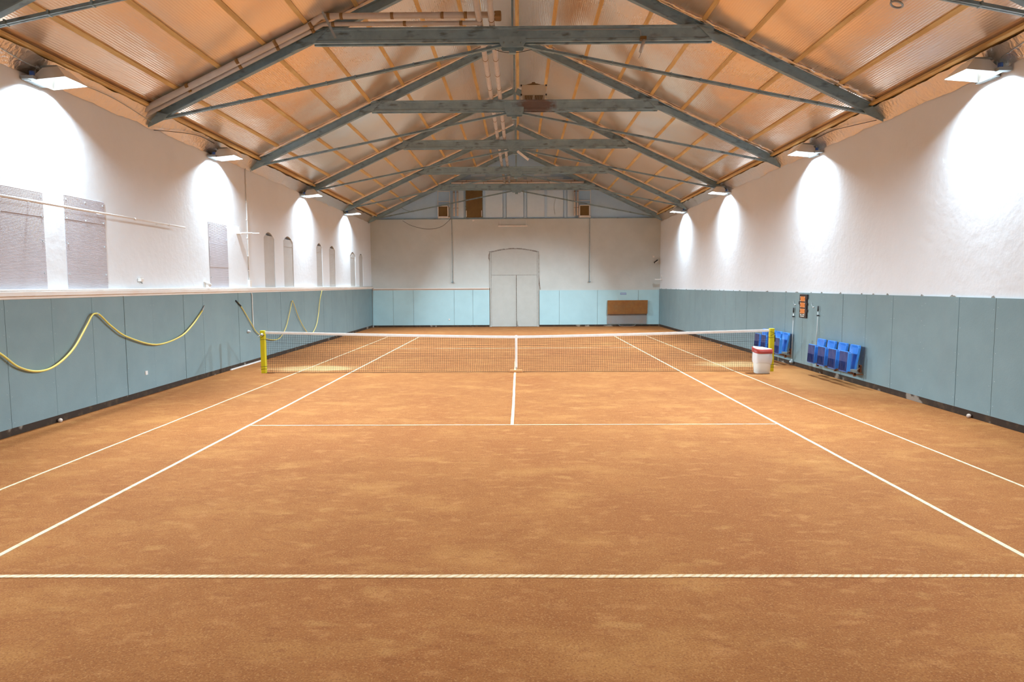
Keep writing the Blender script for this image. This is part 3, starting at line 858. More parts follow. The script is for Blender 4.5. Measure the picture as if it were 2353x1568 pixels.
for ys, nm in ((NEARY, 'rusty steel rail carrying the near bank of blue seats'), (FARY, 'rusty steel rail carrying the far bank of blue seats')):
    bm = B()
    tube(bm, [(RX - 0.20, ys[0] - 0.10, 0.262), (RX - 0.20, ys[-1] + 0.12, 0.262)], 0.018, 8)
    for y_ in (ys[0] - 0.08, (ys[1] + ys[2]) / 2, ys[-1] + 0.10):
        box(bm, (RX - 0.225, y_ - 0.02, 0.205), (RX - 0.175, y_ + 0.02, 0.275))
        box(bm, (RX - 0.20, y_ - 0.012, 0.235), (RX - 0.028, y_ + 0.012, 0.26))
    tag(obj('seat_rail', bm, RUST), nm, 'rail', 'rails under the seats')

# ================================================================ RIGHT WALL THINGS
sb = thing('scoreboard', 'narrow black scoreboard with three orange cards on the right wall', 'scoreboard', (RX - 0.03, 0.53, 1.30))
bm = B(); box(bm, (-0.035, -0.20, 0.0), (0, 0.22, 0.60))
box(bm, (-0.045, -0.25, 0.48), (-0.01, -0.20, 0.60)); box(bm, (-0.045, -0.24, 0.33), (-0.01, -0.20, 0.38)); box(bm, (-0.045, -0.24, 0.16), (-0.01, -0.20, 0.22)); box(bm, (-0.045, 0.22, 0.34), (-0.01, 0.245, 0.42))
part('board', bm, SBODY, sb, bevel=0.004)
for z_ in (0.485, 0.33, 0.175):
    bm = B(); box(bm, (-0.041, -0.125, z_ - 0.062), (-0.036, 0.155, z_ + 0.062))
    c_ = part('orange_card', bm, ORANGE, sb)
    for y_, z2 in ((-0.115, -0.052), (0.145, -0.052), (-0.115, 0.05), (0.145, 0.05)):
        bm = B(); box(bm, (-0.046, y_ - 0.016, z_ + z2 - 0.009), (-0.0415, y_ + 0.016, z_ + z2 + 0.009)); part('card_clip', bm, PRINT, c_)
bm = B()
for y_, w_ in ((0.155, 0.10), (0.005, 0.125)):      # two small unreadable words
    for q in range(3):
        yy = y_ - q * w_ / 3
        box(bm, (-0.040, yy - w_ / 3 + 0.004, 0.070), (-0.0355, yy, 0.096))
for q in range(6):                                   # one slanted unreadable word
    yy = 0.14 - q * 0.04
    prism(bm, [(yy, 0.028), (yy - 0.026, 0.028), (yy - 0.036, 0.056), (yy - 0.008, 0.056)], lambda p: (-0.0355, p[0], p[1]), lambda p: (-0.040, p[0], p[1]))
part('lettering', bm, PRINT, sb)

def pole(y_, ztop, zbot, label, knob):
    p = thing('telescopic_pole', label, 'pole', (RX - 0.075, y_, 0), 'telescopic poles on the right wall')
    bm = B(); tube(bm, [(0.01, 0, ztop - 0.12), (0.0, 0.02, zbot)], 0.0095, 10); part('tube', bm, ALU, p)
    bm = B(); tube(bm, [(0.01, 0, ztop), (0.01, 0, ztop - 0.13)], 0.017, 10); part('grip', bm, DARK, p)
    bm = B(); lathe(bm, [(0.014, 0), (0.03, 0.003), (0.03, 0.03), (0.014, 0.033)], 12, Matrix.Translation((0.009, 0.0, ztop - 0.25))); part('clamp', bm, DARK, p)
    if knob:
        bm = B(); lathe(bm, [(0.0, 0.0), (0.055, 0.0), (0.058, 0.02), (0.035, 0.04), (0.02, 0.09), (0.0, 0.09)], 16, Matrix.Translation((0, 0.02, zbot - 0.01)) @ Matrix.Rotation(0.35, 4, 'X')); part('sweeper_head', bm, GREY, p)
        bm = B(); lathe(bm, [(0.0, -0.02), (0.03, -0.018), (0.046, 0.0), (0.0, 0.0)], 16, Matrix.Translation((0, 0.02, zbot - 0.01)) @ Matrix.Rotation(0.35, 4, 'X')); part('sweeper_disc', bm, WHITE, p)
pole(1.11, 1.545, 0.10, 'grey pole with black grip and round end between the seat banks', True)
pole(-0.35, 1.635, 0.36, 'grey pole with black grip standing behind the near bank of seats', False)
for y_, z_, lb in ((1.10, 1.63, 'small wire hook left of the scoreboard'), (-0.01, 1.60, 'small wire hook right of the scoreboard')):
    hk = thing('wall_hook', lb, 'hook', (RX - 0.03, y_, z_), 'hooks beside the scoreboard')
    bm = B(); tube(bm, sag([(0, 0.09, 0.11), (-0.02, 0.08, 0.06), (-0.03, 0.02, 0.02), (-0.02, -0.03, 0.0)], 4), 0.005, 6); part('hook_wire', bm, GREY, hk)
    bm = B(); lathe(bm, [(0, 0), (0.02, 0), (0.014, 0.03), (0, 0.03)], 10, Matrix.Translation((0, -0.03, -0.01)) @ Matrix.Rotation(-PI / 2, 4, 'Y')); box(bm, (-0.02, -0.01, -0.02), (0, 0.03, -0.005)); part('hook_base', bm, ALU, hk)

# balls by the walls
def ball(x, y_, label):
    bm = B()
    bmesh.ops.create_uvsphere(bm, u_segments=18, v_segments=12, radius=0.034, matrix=Matrix.Translation((x, y_, 0.033)))
    tag(obj('ball', bm, BALLM, smooth=True), label, 'ball', 'dusty balls at the wall foot')
ball(LX(-6.05) + 0.06, -6.1, 'pale dusty ball at the foot of the left wall panels')
ball(RX - 0.06, -5.95, 'pale dusty ball at the foot of the right wall in the foreground')
ball(RX - 0.3, 6.6, 'grey dusty ball by the right wall beyond the net')
bm = B(); box(bm, (LX(-3.47) + 0.028, -3.50, 0.42), (LX(-3.47) + 0.05, -3.42, 0.50)); tag(obj('wall_socket', bm, WHITE, bevel=0.004), 'small white socket low on the left wall panels', 'socket')
bm = B(); box(bm, (-3.58, YF - 0.05, 0.36), (-3.50, YF - 0.03, 0.44)); tag(obj('wall_socket', bm, WHITE, bevel=0.004), 'small white socket on the far wall panels left of the door', 'socket')

# far right corner things
cm = thing('security_camera', 'small dark camera on a bracket in the far right corner', 'camera', (7.2, YF - 0.02, 3.35))
bm = B(); tube(bm, [(0.1, 0, 0.1), (0.02, -0.06, 0.08), (-0.03, -0.1, 0.05)], 0.012, 6); part('bracket', bm, GREY, cm)
bm = B(); box(bm, (-0.12, -0.05, -0.04), (0.10, 0.05, 0.04), mtx=Matrix.Translation((-0.02, -0.12, 0.0)) @ Matrix.Rotation(-0.6, 4, 'Y')); part('housing', bm, DARK, cm, bevel=0.008)
bm = B(); box(bm, (-0.10, -0.055, -0.012), (0.10, -0.05, 0.02), mtx=Matrix.Translation((0.0, -0.125, -0.025)) @ Matrix.Rotation(-0.6, 4, 'Y')); part('lens_plate', bm, WHITE, cm)
bm = B(); box(bm, (7.02, YF - 0.06, 3.55), (7.11, YF, 3.65)); tag(obj('junction_box', bm, WHITE, bevel=0.005), 'small pale junction box above the corner camera on the end wall', 'box')
rc = thing('wall_router', 'white wall box with two antennas on right wall near the end wall', 'router', (RX - 0.001, 17.9, 2.42))
bm = B(); box(bm, (-0.38, -0.08, -0.02), (0.0, 0.10, 0.03)); part('body', bm, WHITE, rc, bevel=0.006)
for y_ in (-0.05, 0.07):
    bm = B(); tube(bm, [(-0.03, y_, 0.02), (-0.03, y_, 0.26)], 0.012, 8); part('antenna', bm, WHITE, rc)

# ================================================================ LEFT WALL THINGS
def hose(pts, label, m, r_=0.014, tip=None):
    base = thing('garden_hose', label, 'hose', (0, 0, 0), 'yellow hoses draped on the left wall')
    bm = B(); tube(bm, sag([(LX(y_) + o_, y_, z_) for y_, z_, o_ in pts], 7), r_, 8); part('hose_pipe', bm, m, base)
    return base
h1 = [(-9.4, 1.25, .07), (-8.7, 1.7, .05), (-8.1, 1.62, .07), (-7.6, 1.42, .07), (-7.27, 1.22, .08), (-6.95, 1.0, .08), (-6.56, 0.89, .08), (-6.16, 0.93, .08), (-5.71, 1.15, .08), (-5.34, 1.5, .08), (-5.17, 1.68, .08), (-5.06, 1.715, .08), (-4.93, 1.68, .08), (-4.6, 1.46, .08), (-4.13, 1.23, .09), (-3.14, 1.0, .09), (-2.15, 1.08, .09), (-1.53, 1.3, .08), (-0.95, 1.62, .06)]
hh = hose(h1, 'thick yellow hose hanging in two loops on the near left wall', HOSE, 0.0165)
bm = B(); tube(bm, [(LX(-0.95) + 0.06, -0.97, 1.61), (LX(-0.8) + 0.04, -0.80, 1.73)], [0.022, 0.010], 8); part('nozzle', bm, ALU, hh)
bm = B(); tube(bm, [(LX(-5.06) + 0.03, -5.06, 1.69), (LX(-5.06) + 0.12, -5.06, 1.69), (LX(-5.06) + 0.13, -5.06, 1.73)], 0.007, 6); part('hanger_pin', bm, GREY, hh)
h2 = [(1.15, 1.75, .05), (1.5, 1.5, .06), (1.9, 1.17, .07), (2.34, 0.86, .07), (3.17, 0.6, .08), (4.1, 0.55, .08), (4.73, 0.83, .08), (5.15, 1.3, .08), (5.38, 1.6, .08), (5.48, 1.69, .08), (5.6, 1.6, .08), (6.08, 1.11, .08), (6.75, 0.65, .08), (7.39, 0.43, .08), (8.06, 0.69, .08), (8.40, 1.1, .08), (8.62, 1.6, .08), (8.75, 2.0, .14)]
hh = hose(h2, 'thin yellow hose looping on the left wall beyond the net post', HOSE, 0.013)
bm = B(); tube(bm, [(LX(1.1) + 0.04, 1.02, 1.80), (LX(1.2) + 0.055, 1.30, 1.65)], 0.018, 8); part('nozzle', bm, DARK, hh)
# rail on stand-off arms
rl = thing('wall_rail', 'long white rail standing off the left wall above the ribbed windows', 'rail')
bm = B(); tube(bm, [(LX(-9.5) + 0.30, -9.5, 3.44), (LX(-2.13) + 0.30, -2.13, 3.45)], 0.019, 8)
for y_ in (-6.0, -4.05, -2.8): lathe(bm, [(0.024, -0.03), (0.024, 0.03)], 10, Matrix.Translation((LX(y_) + 0.30, y_, 3.445)) @ Matrix.Rotation(PI / 2, 4, 'X'))
part('rail_tube', bm, WHITE, rl)
for y_ in (-8.4, -6.45, -4.75, -2.75):
    bm = B(); tube(bm, [(LX(y_), y_, 3.47), (LX(y_) + 0.30, y_, 3.447)], 0.008, 6); part('arm', bm, WHITE, rl)
# fluorescent-like double bracket lamp
bk = thing('bracket_light', 'white bracket with two thin tubes sticking out of the left wall', 'light fitting', (LX(1.35), 1.35, 3.6))
for y_, l_ in ((0.0, 0.42), (0.16, 0.55)):
    bm = B(); tube(bm, [(0.0, y_, 0.0), (l_, y_, 0.0)], 0.016, 8); part('tube', bm, WHITE, bk)
bm = B(); box(bm, (0.0, -0.03, -0.02), (0.14, 0.19, 0.012)); part('plate', bm, WHITE, bk)
bm = B(); box(bm, (0.0, 0.04, 0.0), (0.05, 0.08, 0.17)); part('stem', bm, WHITE, bk)
# conduit with switch box
cn = thing('cable_conduit', 'white conduit running down the left wall from truss to net post', 'conduit')
bm = B()
tube(bm, [(LX(2.05) + 0.018, 2.05, 5.45), (LX(2.05) + 0.018, 2.05, 2.34)], 0.014, 8)
for z_ in (5.0, 4.5, 4.0, 3.5, 3.0, 2.6): box(bm, (LX(2.05), 2.02, z_), (LX(2.05) + 0.035, 2.08, z_ + 0.03))
part('upper_tube', bm, WHITE, cn)
bm = B(); tube(bm, sag([(LX(2.1) + 0.06, 2.06, 1.99), (LX(2.1) + 0.05, 2.12, 1.90), (LX(2.1) + 0.05, 2.12, 1.5), (LX(2.1) + 0.05, 2.14, 1.0)], 4), 0.014, 8); part('lower_tube', bm, WHITE, cn)
bm = B(); box(bm, (LX(2.05), 1.98, 2.12), (LX(2.05) + 0.06, 2.12, 2.35)); part('switch_box', bm, WHITE, cn, bevel=0.006)
# two small wall gadgets
sp = thing('wall_spotlight', 'small white spotlight on the left wall above the ledge, near window end', 'spotlight', (LX(-0.66), -0.66, 2.25))
bm = B(); box(bm, (0, -0.04, -0.11), (0.03, 0.02, 0.04)); part('base', bm, WHITE, sp, bevel=0.004)
bm = B(); lathe(bm, [(0.0, 0), (0.03, 0.0), (0.042, 0.14), (0.0, 0.14)], 14, Matrix.Translation((0.03, 0.0, 0.03)) @ Matrix.Rotation(2.15, 4, 'Y')); part('head', bm, WHITE, sp)
sn = thing('motion_sensor', 'small beige sensor on the left wall between the windows', 'sensor', (LX(-3.48), -3.48, 2.31))
bm = B(); box(bm, (0, 0.02, -0.045), (0.02, 0.08, 0.045)); part('base', bm, HEATER, sn)
bm = B(); box(bm, (0.01, -0.07, -0.03), (0.08, 0.03, 0.035)); part('head', bm, WHITE, sn, bevel=0.01)
bm = B(); tube(bm, [(0.02, 0.0, -0.02), (0.05, 0.02, -0.07)], 0.012, 6); part('arm', bm, GREY, sn)

# ================================================================ FAR WALL THINGS
bd = thing('brown_board', 'brown ribbed board hung on the far wall over a grey sheet', 'board', (5.73, YF - 0.03, 0.64))
bm = B()
n = 70
prism(bm, [(-1.04, 0.0), (1.03, 0.02), (1.05, 0.72), (-1.03, 0.72)], lambda q: (q[0], -0.05, q[1]), lambda q: (q[0], -0.12 if q[1] < 0.3 else -0.05 - 0.03, q[1]))
for q in range(n): 
    x_ = -1.02 + 2.04 * q / n
    prism(bm, [(x_, 0.01), (x_ + 0.012, 0.01), (x_ + 0.012, 0.70), (x_, 0.70)], lambda p: (p[0], -0.05, p[1]), lambda p: (p[0], (-0.128 if p[1] < 0.3 else -0.088), p[1]))
part('board_panel', bm, BROWN, bd)
for x_ in (-0.5, 0.53):
    bm = B(); tube(bm, [(x_, -0.05, 0.70), (x_, 0.0, 0.83)], 0.008, 6); part('hanger', bm, WHITE, bd)
gs = thing('grey_sheet', 'stained grey sheet on the far wall under the brown board', 'sheet', (5.73, YF - 0.03, 0.13))
bm = B()
pts = [(-1.05 + 2.06 * q / 16, 0.0 + random.uniform(-0.008, 0.008)) for q in range(17)] + [(1.02, 0.56), (-1.04, 0.56)]
prism(bm, pts, lambda q: (q[0], 0.0, q[1]), lambda q: (q[0], -0.03, q[1])); part('sheet_panel', bm, SHEETG, gs)
bm = B(); tube(bm, sag([(-0.48, -0.03, 0.01), (-0.35, -0.05, -0.10), (0.0, -0.06, -0.115), (0.35, -0.05, -0.10), (0.47, -0.03, 0.01)], 5), 0.01, 6); part('support_wire', bm, GREY, gs)
sg = thing('blue_sign', 'small blue sign on the far wall above the brown board', 'sign', (5.52, YF - 0.03, 1.70))
bm = B(); box(bm, (-0.155, -0.008, -0.055), (0.155, 0, 0.055)); part('plate', bm, SIGNB, sg, bevel=0.004)
bm = B()
for q in range(5):
    x_ = -0.11 + q * 0.05
    prism(bm, [(x_, -0.03), (x_ + 0.015, -0.03), (x_ + 0.03, 0.03), (x_ + 0.015, 0.03)], lambda p: (p[0], -0.008, p[1]), lambda p: (p[0], -0.010, p[1]))
part('lettering', bm, PRINT, sg)
for x_, lb in ((-3.35, 'thin dark rod hanging down the far wall left of the door'), (3.76, 'thin dark rod hanging down the far wall right of the door')):
    rd = thing('hanging_rod', lb, 'rod', (x_, YF - 0.05, 2.3), 'rods hanging on the far wall')
    bm = B(); tube(bm, [(0, 0, 3.28), (0, 0, 0.0)], 0.013, 6); part('rod', bm, STEEL, rd)
    bm = B(); box(bm, (-0.07, -0.02, 0.02), (0.07, 0.02, 0.045)); tube(bm, [(0, 0, -0.02), (0, 0, 0.09)], 0.022, 8); part('end_handle', bm, STEEL, rd)
wf = thing('strip_light', 'unlit white strip light mounted high on the far wall above the door', 'strip light', (-0.2, YF - 0.02, 5.2))
bm = B(); box(bm, (-0.76, -0.14, -0.03), (0.76, -0.06, 0.03)); part('body', bm, WHITE, wf, bevel=0.008)
for x_ in (-0.66, 0.68):
    bm = B(); tube(bm, [(x_, -0.10, 0.0), (x_, -0.10, 0.30), (x_, 0.0, 0.30)], 0.011, 6); part('bracket', bm, WHITE, wf)
bm = B(); box(bm, (-2.28, YF - 0.06, 5.46), (-2.18, YF, 5.55)); tag(obj('junction_box', bm, WHITE), 'small pale box just under the brown hatch on the far wall', 'box')
ht = thing('hatch_board', 'upright brown wooden hatch in the blue gable', 'hatch', (-2.19, YF + 0.07, 5.66))
bm = B(); box(bm, (-0.44, -0.04, 0.0), (0.42, 0.0, 1.38)); part('board', bm, PLY, ht)
bm = B()
for a_, c_ in (((-0.46, -0.05, 0), (-0.42, 0, 1.40)), ((0.42, -0.05, 0), (0.45, 0, 1.40)), ((-0.46, -0.05, 1.38), (0.45, 0, 1.41)), ((-0.55, -0.06, -0.04), (0.55, 0.0, 0.0))): box(bm, a_, c_)
part('hatch_frame', bm, STEEL, ht)
for x_ in (-0.40, 0.38):
    bm = B(); box(bm, (x_ - 0.015, -0.06, 0.04), (x_ + 0.015, -0.04, 0.36)); part('latch', bm, WHITE, ht)

def fan_unit(xc, label, mir):
    f_ = thing('fan_heater', label, 'heater', (xc, YF, 5.62), 'fan heaters on the gable ledge')
    bm = B(); box(bm, (-0.30, -0.26, 0.04), (0.24, 0.06, 0.62)); part('housing', bm, HEATER, f_, bevel=0.01)
    bm = B()
    for a_, c_ in (((-0.30, -0.285, 0.04), (-0.26, -0.26, 0.62)), ((0.20, -0.285, 0.04), (0.24, -0.26, 0.62)), ((-0.30, -0.285, 0.58), (0.24, -0.26, 0.62)), ((-0.30, -0.285, 0.04), (0.24, -0.26, 0.08))): box(bm, a_, c_)
    part('front_frame', bm, WHITE, f_)
    bm = B(); box(bm, (-0.26, -0.266, 0.08), (0.20, -0.26, 0.58))
    for q in range(9): box(bm, (-0.26, -0.28, 0.10 + q * 0.053), (0.20, -0.262, 0.115 + q * 0.053), mtx=None)
    g_ = part('grille', bm, PLY, f_)
    g_['label'] = 'brown slatted grille'
    bm = B()
    for x_ in (-0.31, 0.30): box(bm, (x_ - 0.012, -0.03, 0.0), (x_ + 0.012, 0.0, 1.62))
    for z_ in (0.86, 1.38): box(bm, (-0.31, -0.03, z_ - 0.015), (0.30, 0.0, z_ + 0.015))
    box(bm, (-0.3, -0.30, 0.0), (0.3, 0.05, 0.03))
    part('stand_frame', bm, WHITE, f_)
    bm = B(); sx = 1 if mir else -1
    tube(bm, [(-sx * 0.31, -0.12, 0.52), (-sx * 0.24, -0.12, 0.52)], 0.03, 8); tube(bm, [(-sx * 0.32, -0.12, 0.07), (-sx * 0.24, -0.12, 0.07)], 0.035, 8)
    part('pipe_stub', bm, PIPE, f_)
fan_unit(-3.74, 'cream fan heater with brown grille on the gable ledge, left one', False)
fan_unit(3.50, 'cream fan heater with brown grille on the gable ledge, right one', True)
def ptube(name, pts, r_, label, group, m=PIPE, rings=0.0, cat='pipe'):
    p = thing(name, label, cat, (0, 0, 0), group)
    bm = B(); tube(bm, pts, r_, 12)
    part('pipe_run', bm, m, p)
    if rings:
        bm = B()
        for a_, c_ in zip(pts, pts[1:]):
            a_, c_ = Vector(a_), Vector(c_)
            L_ = (c_ - a_).length
            q = rings * 0.5
            while q < L_:
                c0 = a_ + (c_ - a_) * (q / L_)
                rot = (c_ - a_).to_track_quat('Z', 'Y').to_matrix().to_4x4()
                lathe(bm, [(r_ + 0.001, -0.012), (r_ + 0.007, -0.008), (r_ + 0.007, 0.008), (r_ + 0.001, 0.012)], 12, Matrix.Translation(c0) @ rot)
                q += rings
        part('pipe_joints', bm, CLIP if m is PIPE else m, p)
    return p
for x_, side in ((-3.21, 'left'), (2.98, 'right')):
    ptube('riser_pipe', [(x_, YF - 0.16, 5.72), (x_, YF - 0.16, 7.30)], 0.05, 'upright pink pipe beside the %s fan heater, nearer the wall edge' % side if x_ < 0 else 'upright pink pipe beside the right fan heater, nearer the middle', 'riser pipes in the gable', rings=0.8)
for x_, side in ((-3.03, 'left'), (3.12, 'right')):
    ptube('riser_pipe', [(x_, YF - 0.22, 5.72), (x_, YF - 0.22, 7.30)], 0.045, 'upright pink pipe beside the left fan heater, nearer the brown hatch' if x_ < 0 else 'upright pink pipe directly against the right fan heater', 'riser pipes in the gable', rings=0.8)
ptube('cross_pipe', [(-3.3, 17.82, 7.33), (3.4, 17.82, 7.33)], 0.05, 'lower horizontal pipe lying on the farthest collar beam', 'horizontal pipes at the gable', rings=1.1)
ptube('cross_pipe', [(-3.1, 17.95, 7.45), (3.3, 17.95, 7.45)], 0.045, 'upper horizontal pipe above the farthest collar beam', 'horizontal pipes at the gable', rings=1.1)

# ================================================================ PIPES OF THE ROOF
ptube('ridge_pipe', [(-0.66, -9.5, 7.335), (-0.60, 17.7, 7.335)], 0.058, 'long pale pipe on the collar beams under the ridge, left of the pair', 'long pipes on the collar beams', rings=1.15)
ptube('ridge_pipe', [(-0.42, -9.5, 7.335), (-0.36, 17.7, 7.335)], 0.058, 'long pale pipe on the collar beams under the ridge, right of the pair', 'long pipes on the collar beams', rings=1.15)
zr = lambda a: 8.86 - 0.465 * a
for off, lb, xe in ((0.0, 'upper pale duct pipe strapped along the left rafter and collar of the nearest full truss', -0.33), (1.0, 'lower pale duct pipe tucked against the left rafter and collar of the nearest full truss', -0.62)):
    r_ = 0.058 if off == 0 else 0.042
    yy = -3.30 if off == 0 else -3.17
    dz = 0.165 if off == 0 else 0.115
    zc_ = 7.375 if off == 0 else 7.275
    pts = [(-7.30, yy, zr(7.30) + dz - 0.02), (-3.98 - off * 0.02, yy, zr(3.98) + dz + 0.0), (-3.7, yy, zc_), (xe, yy, zc_)]
    p = ptube('duct_pipe', pts, r_, lb, 'duct pipes on the nearest full truss')
    for a_ in (6.35, 5.35, 4.6, 3.9):
        bm = B(); tube(bm, [(-a_ - 0.03, yy, zr(a_ + 0.03) + dz), (-a_ + 0.03, yy, zr(a_ - 0.03) + dz)], r_ + 0.006, 12); part('strap', bm, CLIP, p)
    for x_ in (-3.55, -3.3, -2.32, -1.35, -0.9) if off == 0 else (-3.5, -2.1, -1.0):
        bm = B(); tube(bm, [(x_ - 0.03, yy, zc_), (x_ + 0.03, yy, zc_)], r_ + 0.006, 12); part('strap', bm, CLIP, p)
bm = B(); box(bm, (-0.35, -3.36, 7.31), (-0.21, -3.12, 7.44)); tag(obj('pipe_coupling', bm, CLIP, bevel=0.03, segs=3), 'brown pipe coupling where the duct meets the ridge pipes', 'coupling')

# ================================================================ TRUSSES
CBOT, CTOP, HX = 6.975, 7.27, 3.97
def truss(i, y_, label, rusty=False):
    T = thing('roof_truss', label, 'roof truss', (0, y_, 0), 'steel roof trusses')
    M_ = RUSTY if rusty else STEEL
    cm_ = STEEL
    ridge = 8.86
    lx = -LX(y_)
    for s_, xe in ((-1, lx - 0.03), (1, RX - 0.03)):
        bm = B()
        beam(bm, (s_ * xe, 0, 8.86 - 0.465 * xe), (0, 0, ridge), ibeam(0.11, 0.19), side=(0, 1, 0))
        part('rafter', bm, STEEL, T)
        # crumpled foil tucked above the rafter
        bm = B()
        rows = []
        nq = 150
        for q in range(nq + 1):
            a = xe - (xe - 0.1) * q / nq
            big = (1.0 + 1.1 * max(0, (a - 5.2) / 2.3)) * (1.3 if s_ > 0 else 0.8)
            row = []
            for j in range(5):
                zz = 8.86 - 0.465 * a + 0.205 + 0.018 * j
                dy = -0.062 - (0.058 * big * math.sin(PI * (j + 0.6) / 5.2)) * (1 + 0.8 * noise.noise(Vector((a * 9, j * 0.9, i * 3 + s_)))) - 0.008 * (q % 2)
                row.append(bm.verts.new((s_ * a, dy, min(zz + 0.012 * noise.noise(Vector((a * 6, j, i + s_ * 2))), ZC(a) - 0.004))))
            for j in range(2):
                row.append(bm.verts.new((s_ * a, 0.05 * j, ZC(a) - 0.01)))
            rows.append(row)
        for A, Bq in zip(rows, rows[1:]):
            for j in range(6):
                f = bm.faces.new((A[j], A[j + 1], Bq[j + 1], Bq[j])); f.smooth = True
        part('foil_wrap', bm, FOLD, T)['label'] = 'crumpled shiny foil'
        # tie rod: paired angles
        p0 = Vector((s_ * (xe - 0.12), 0, 5.535)); p1 = Vector((s_ * 0.22, 0, 6.93))
        bm = B()
        for dy in (-0.024, 0.024): beam(bm, p0 + Vector((0, dy, 0)), p1 + Vector((0, dy, 0)), [(-0.016, -0.028), (0.016, -0.028), (0.016, 0.028), (0.009, 0.028), (0.009, -0.02), (-0.016, -0.02)], side=(0, 1, 0))
        d = (p1 - p0)
        for q in range(1, 12):
            c0 = p0 + d * (q / 12)
            box(bm, (c0.x - 0.012, -0.046, c0.z - 0.034), (c0.x + 0.012, 0.046, c0.z + 0.03))
        part('tie_rod', bm, STEEL, T)
        bm = B(); xq = xe - 0.04
        prism(bm, [(xq + 0.02, 5.38), (xq - 0.30, 5.52), (xq - 0.40, 5.63), (xq - 0.20, 5.68), (xq + 0.02, 5.60)], lambda p: (s_ * p[0], -0.07, p[1]), lambda p: (s_ * p[0], -0.055, p[1]))
        part('foot_plate', bm, STEEL, T)
    bm = B()
    for dy in (-0.075, 0.075):
        beam(bm, (-HX - 0.0, dy, CBOT), (HX, dy, CBOT), [(-0.03, 0), (0.03, 0), (0.03, 0.05), (0.01, 0.065), (0.01, 0.24), (0.03, 0.255), (0.03, 0.295), (-0.03, 0.295), (-0.03, 0.255), (-0.012, 0.24), (-0.012, 0.065), (-0.03, 0.05)], side=(0, 1, 0))
    for s_ in (-1, 1):
        prism(bm, [(s_ * (HX - 0.02), CBOT - 0.01), (s_ * (HX + 0.42), CBOT - 0.16), (s_ * (HX + 0.30), CBOT + 0.04), (s_ * (HX - 0.35), CBOT + 0.30)], lambda p: (p[0], -0.112, p[1]), lambda p: (p[0], -0.10, p[1]))
    part('collar_beam', bm, RUSTY if rusty else STEEL, T)
    bm = B()
    prism(bm, [(-0.26, CBOT + 0.10), (0.26, CBOT + 0.10), (0.26, CBOT - 0.02), (0.20, CBOT - 0.11), (-0.20, CBOT - 0.11), (-0.26, CBOT - 0.02)], lambda p: (p[0], -0.125, p[1]), lambda p: (p[0], -0.108, p[1]))
    prism(bm, [(-0.26, CBOT + 0.10), (0.26, CBOT + 0.10), (0.26, CBOT - 0.02), (0.20, CBOT - 0.11), (-0.20, CBOT - 0.11), (-0.26, CBOT - 0.02)], lambda p: (p[0], 0.108, p[1]), lambda p: (p[0], 0.125, p[1]))
    box(bm, (-0.07, -0.05, CBOT - 0.20), (0.07, 0.05, CBOT - 0.08))
    for x_ in (-0.17, 0, 0.17): lathe(bm, [(0.018, 0), (0.018, 0.02), (0, 0.02)], 8, Matrix.Translation((x_, -0.125, CBOT - 0.03)) @ Matrix.Rotation(PI / 2, 4, 'X'))
    part('gusset_plate', bm, STEEL, T)
    bm = B(); box(bm, (-0.022, -0.03, CTOP), (0.022, 0.03, 8.9)); part('king_post', bm, STEEL, T)
    return T
LBL = ['nearest roof truss, only its feet and tie rods in the top corners',
       'nearest full roof truss, with duct pipes strapped along its left rafter',
       'roof truss carrying the cream heater on its rust stained collar beam',
       'third full roof truss, with a small white lamp under its gusset',
       'fourth full roof truss, in front of the gable truss',
       'farthest roof truss, standing against the blue gable']
for i, (y_, lb) in enumerate(zip(TRUSS_Y, LBL)): truss(i, y_, lb, rusty=(i == 2))

# cream heater on the second truss
hu = thing('roof_heater', 'cream heater with brown louvres on the rust stained collar beam', 'heater', (0.54, 2.66, 7.27))
bm = B(); box(bm, (-0.34, -0.22, 0.16), (0.34, 0.25, 0.44)); part('housing', bm, HEATER, hu, bevel=0.01)
bm = B(); box(bm, (-0.30, -0.20, 0.0), (0.30, 0.22, 0.16)); lb_ = part('lower_casing', bm, HEATER, hu)
for x_, nq in ((-0.14, 4), (0.14, 4)):
    bm = B(); box(bm, (x_ - 0.11, -0.205, 0.02), (x_ + 0.11, -0.198, 0.155))
    part('louvre_opening', bm, PLY, hu)
    bm = B()
    for q in range(5):
        xx = x_ - 0.09 + q * 0.045
        prism(bm, [(xx, 0.03), (xx + 0.012, 0.03), (xx + 0.03, 0.14), (xx + 0.018, 0.14)], lambda p: (p[0], -0.205, p[1]), lambda p: (p[0], -0.222, p[1]))
    part('louvre_blades', bm, HEATER, hu)
bm = B(); lathe(bm, [(0.25, 0.44), (0.22, 0.475), (0.14, 0.505), (0.05, 0.52), (0.05, 0.56), (0.0, 0.565)], 24); part('top_dome', bm, PLY, hu)
bm = B()
for x_ in (-0.345, 0.345):
    for z_ in (0.17, 0.42): box(bm, (x_ - 0.02, -0.24, z_ - 0.02), (x_ + 0.02, -0.2, z_ + 0.02))
part('corner_bolt', bm, DARK, hu)
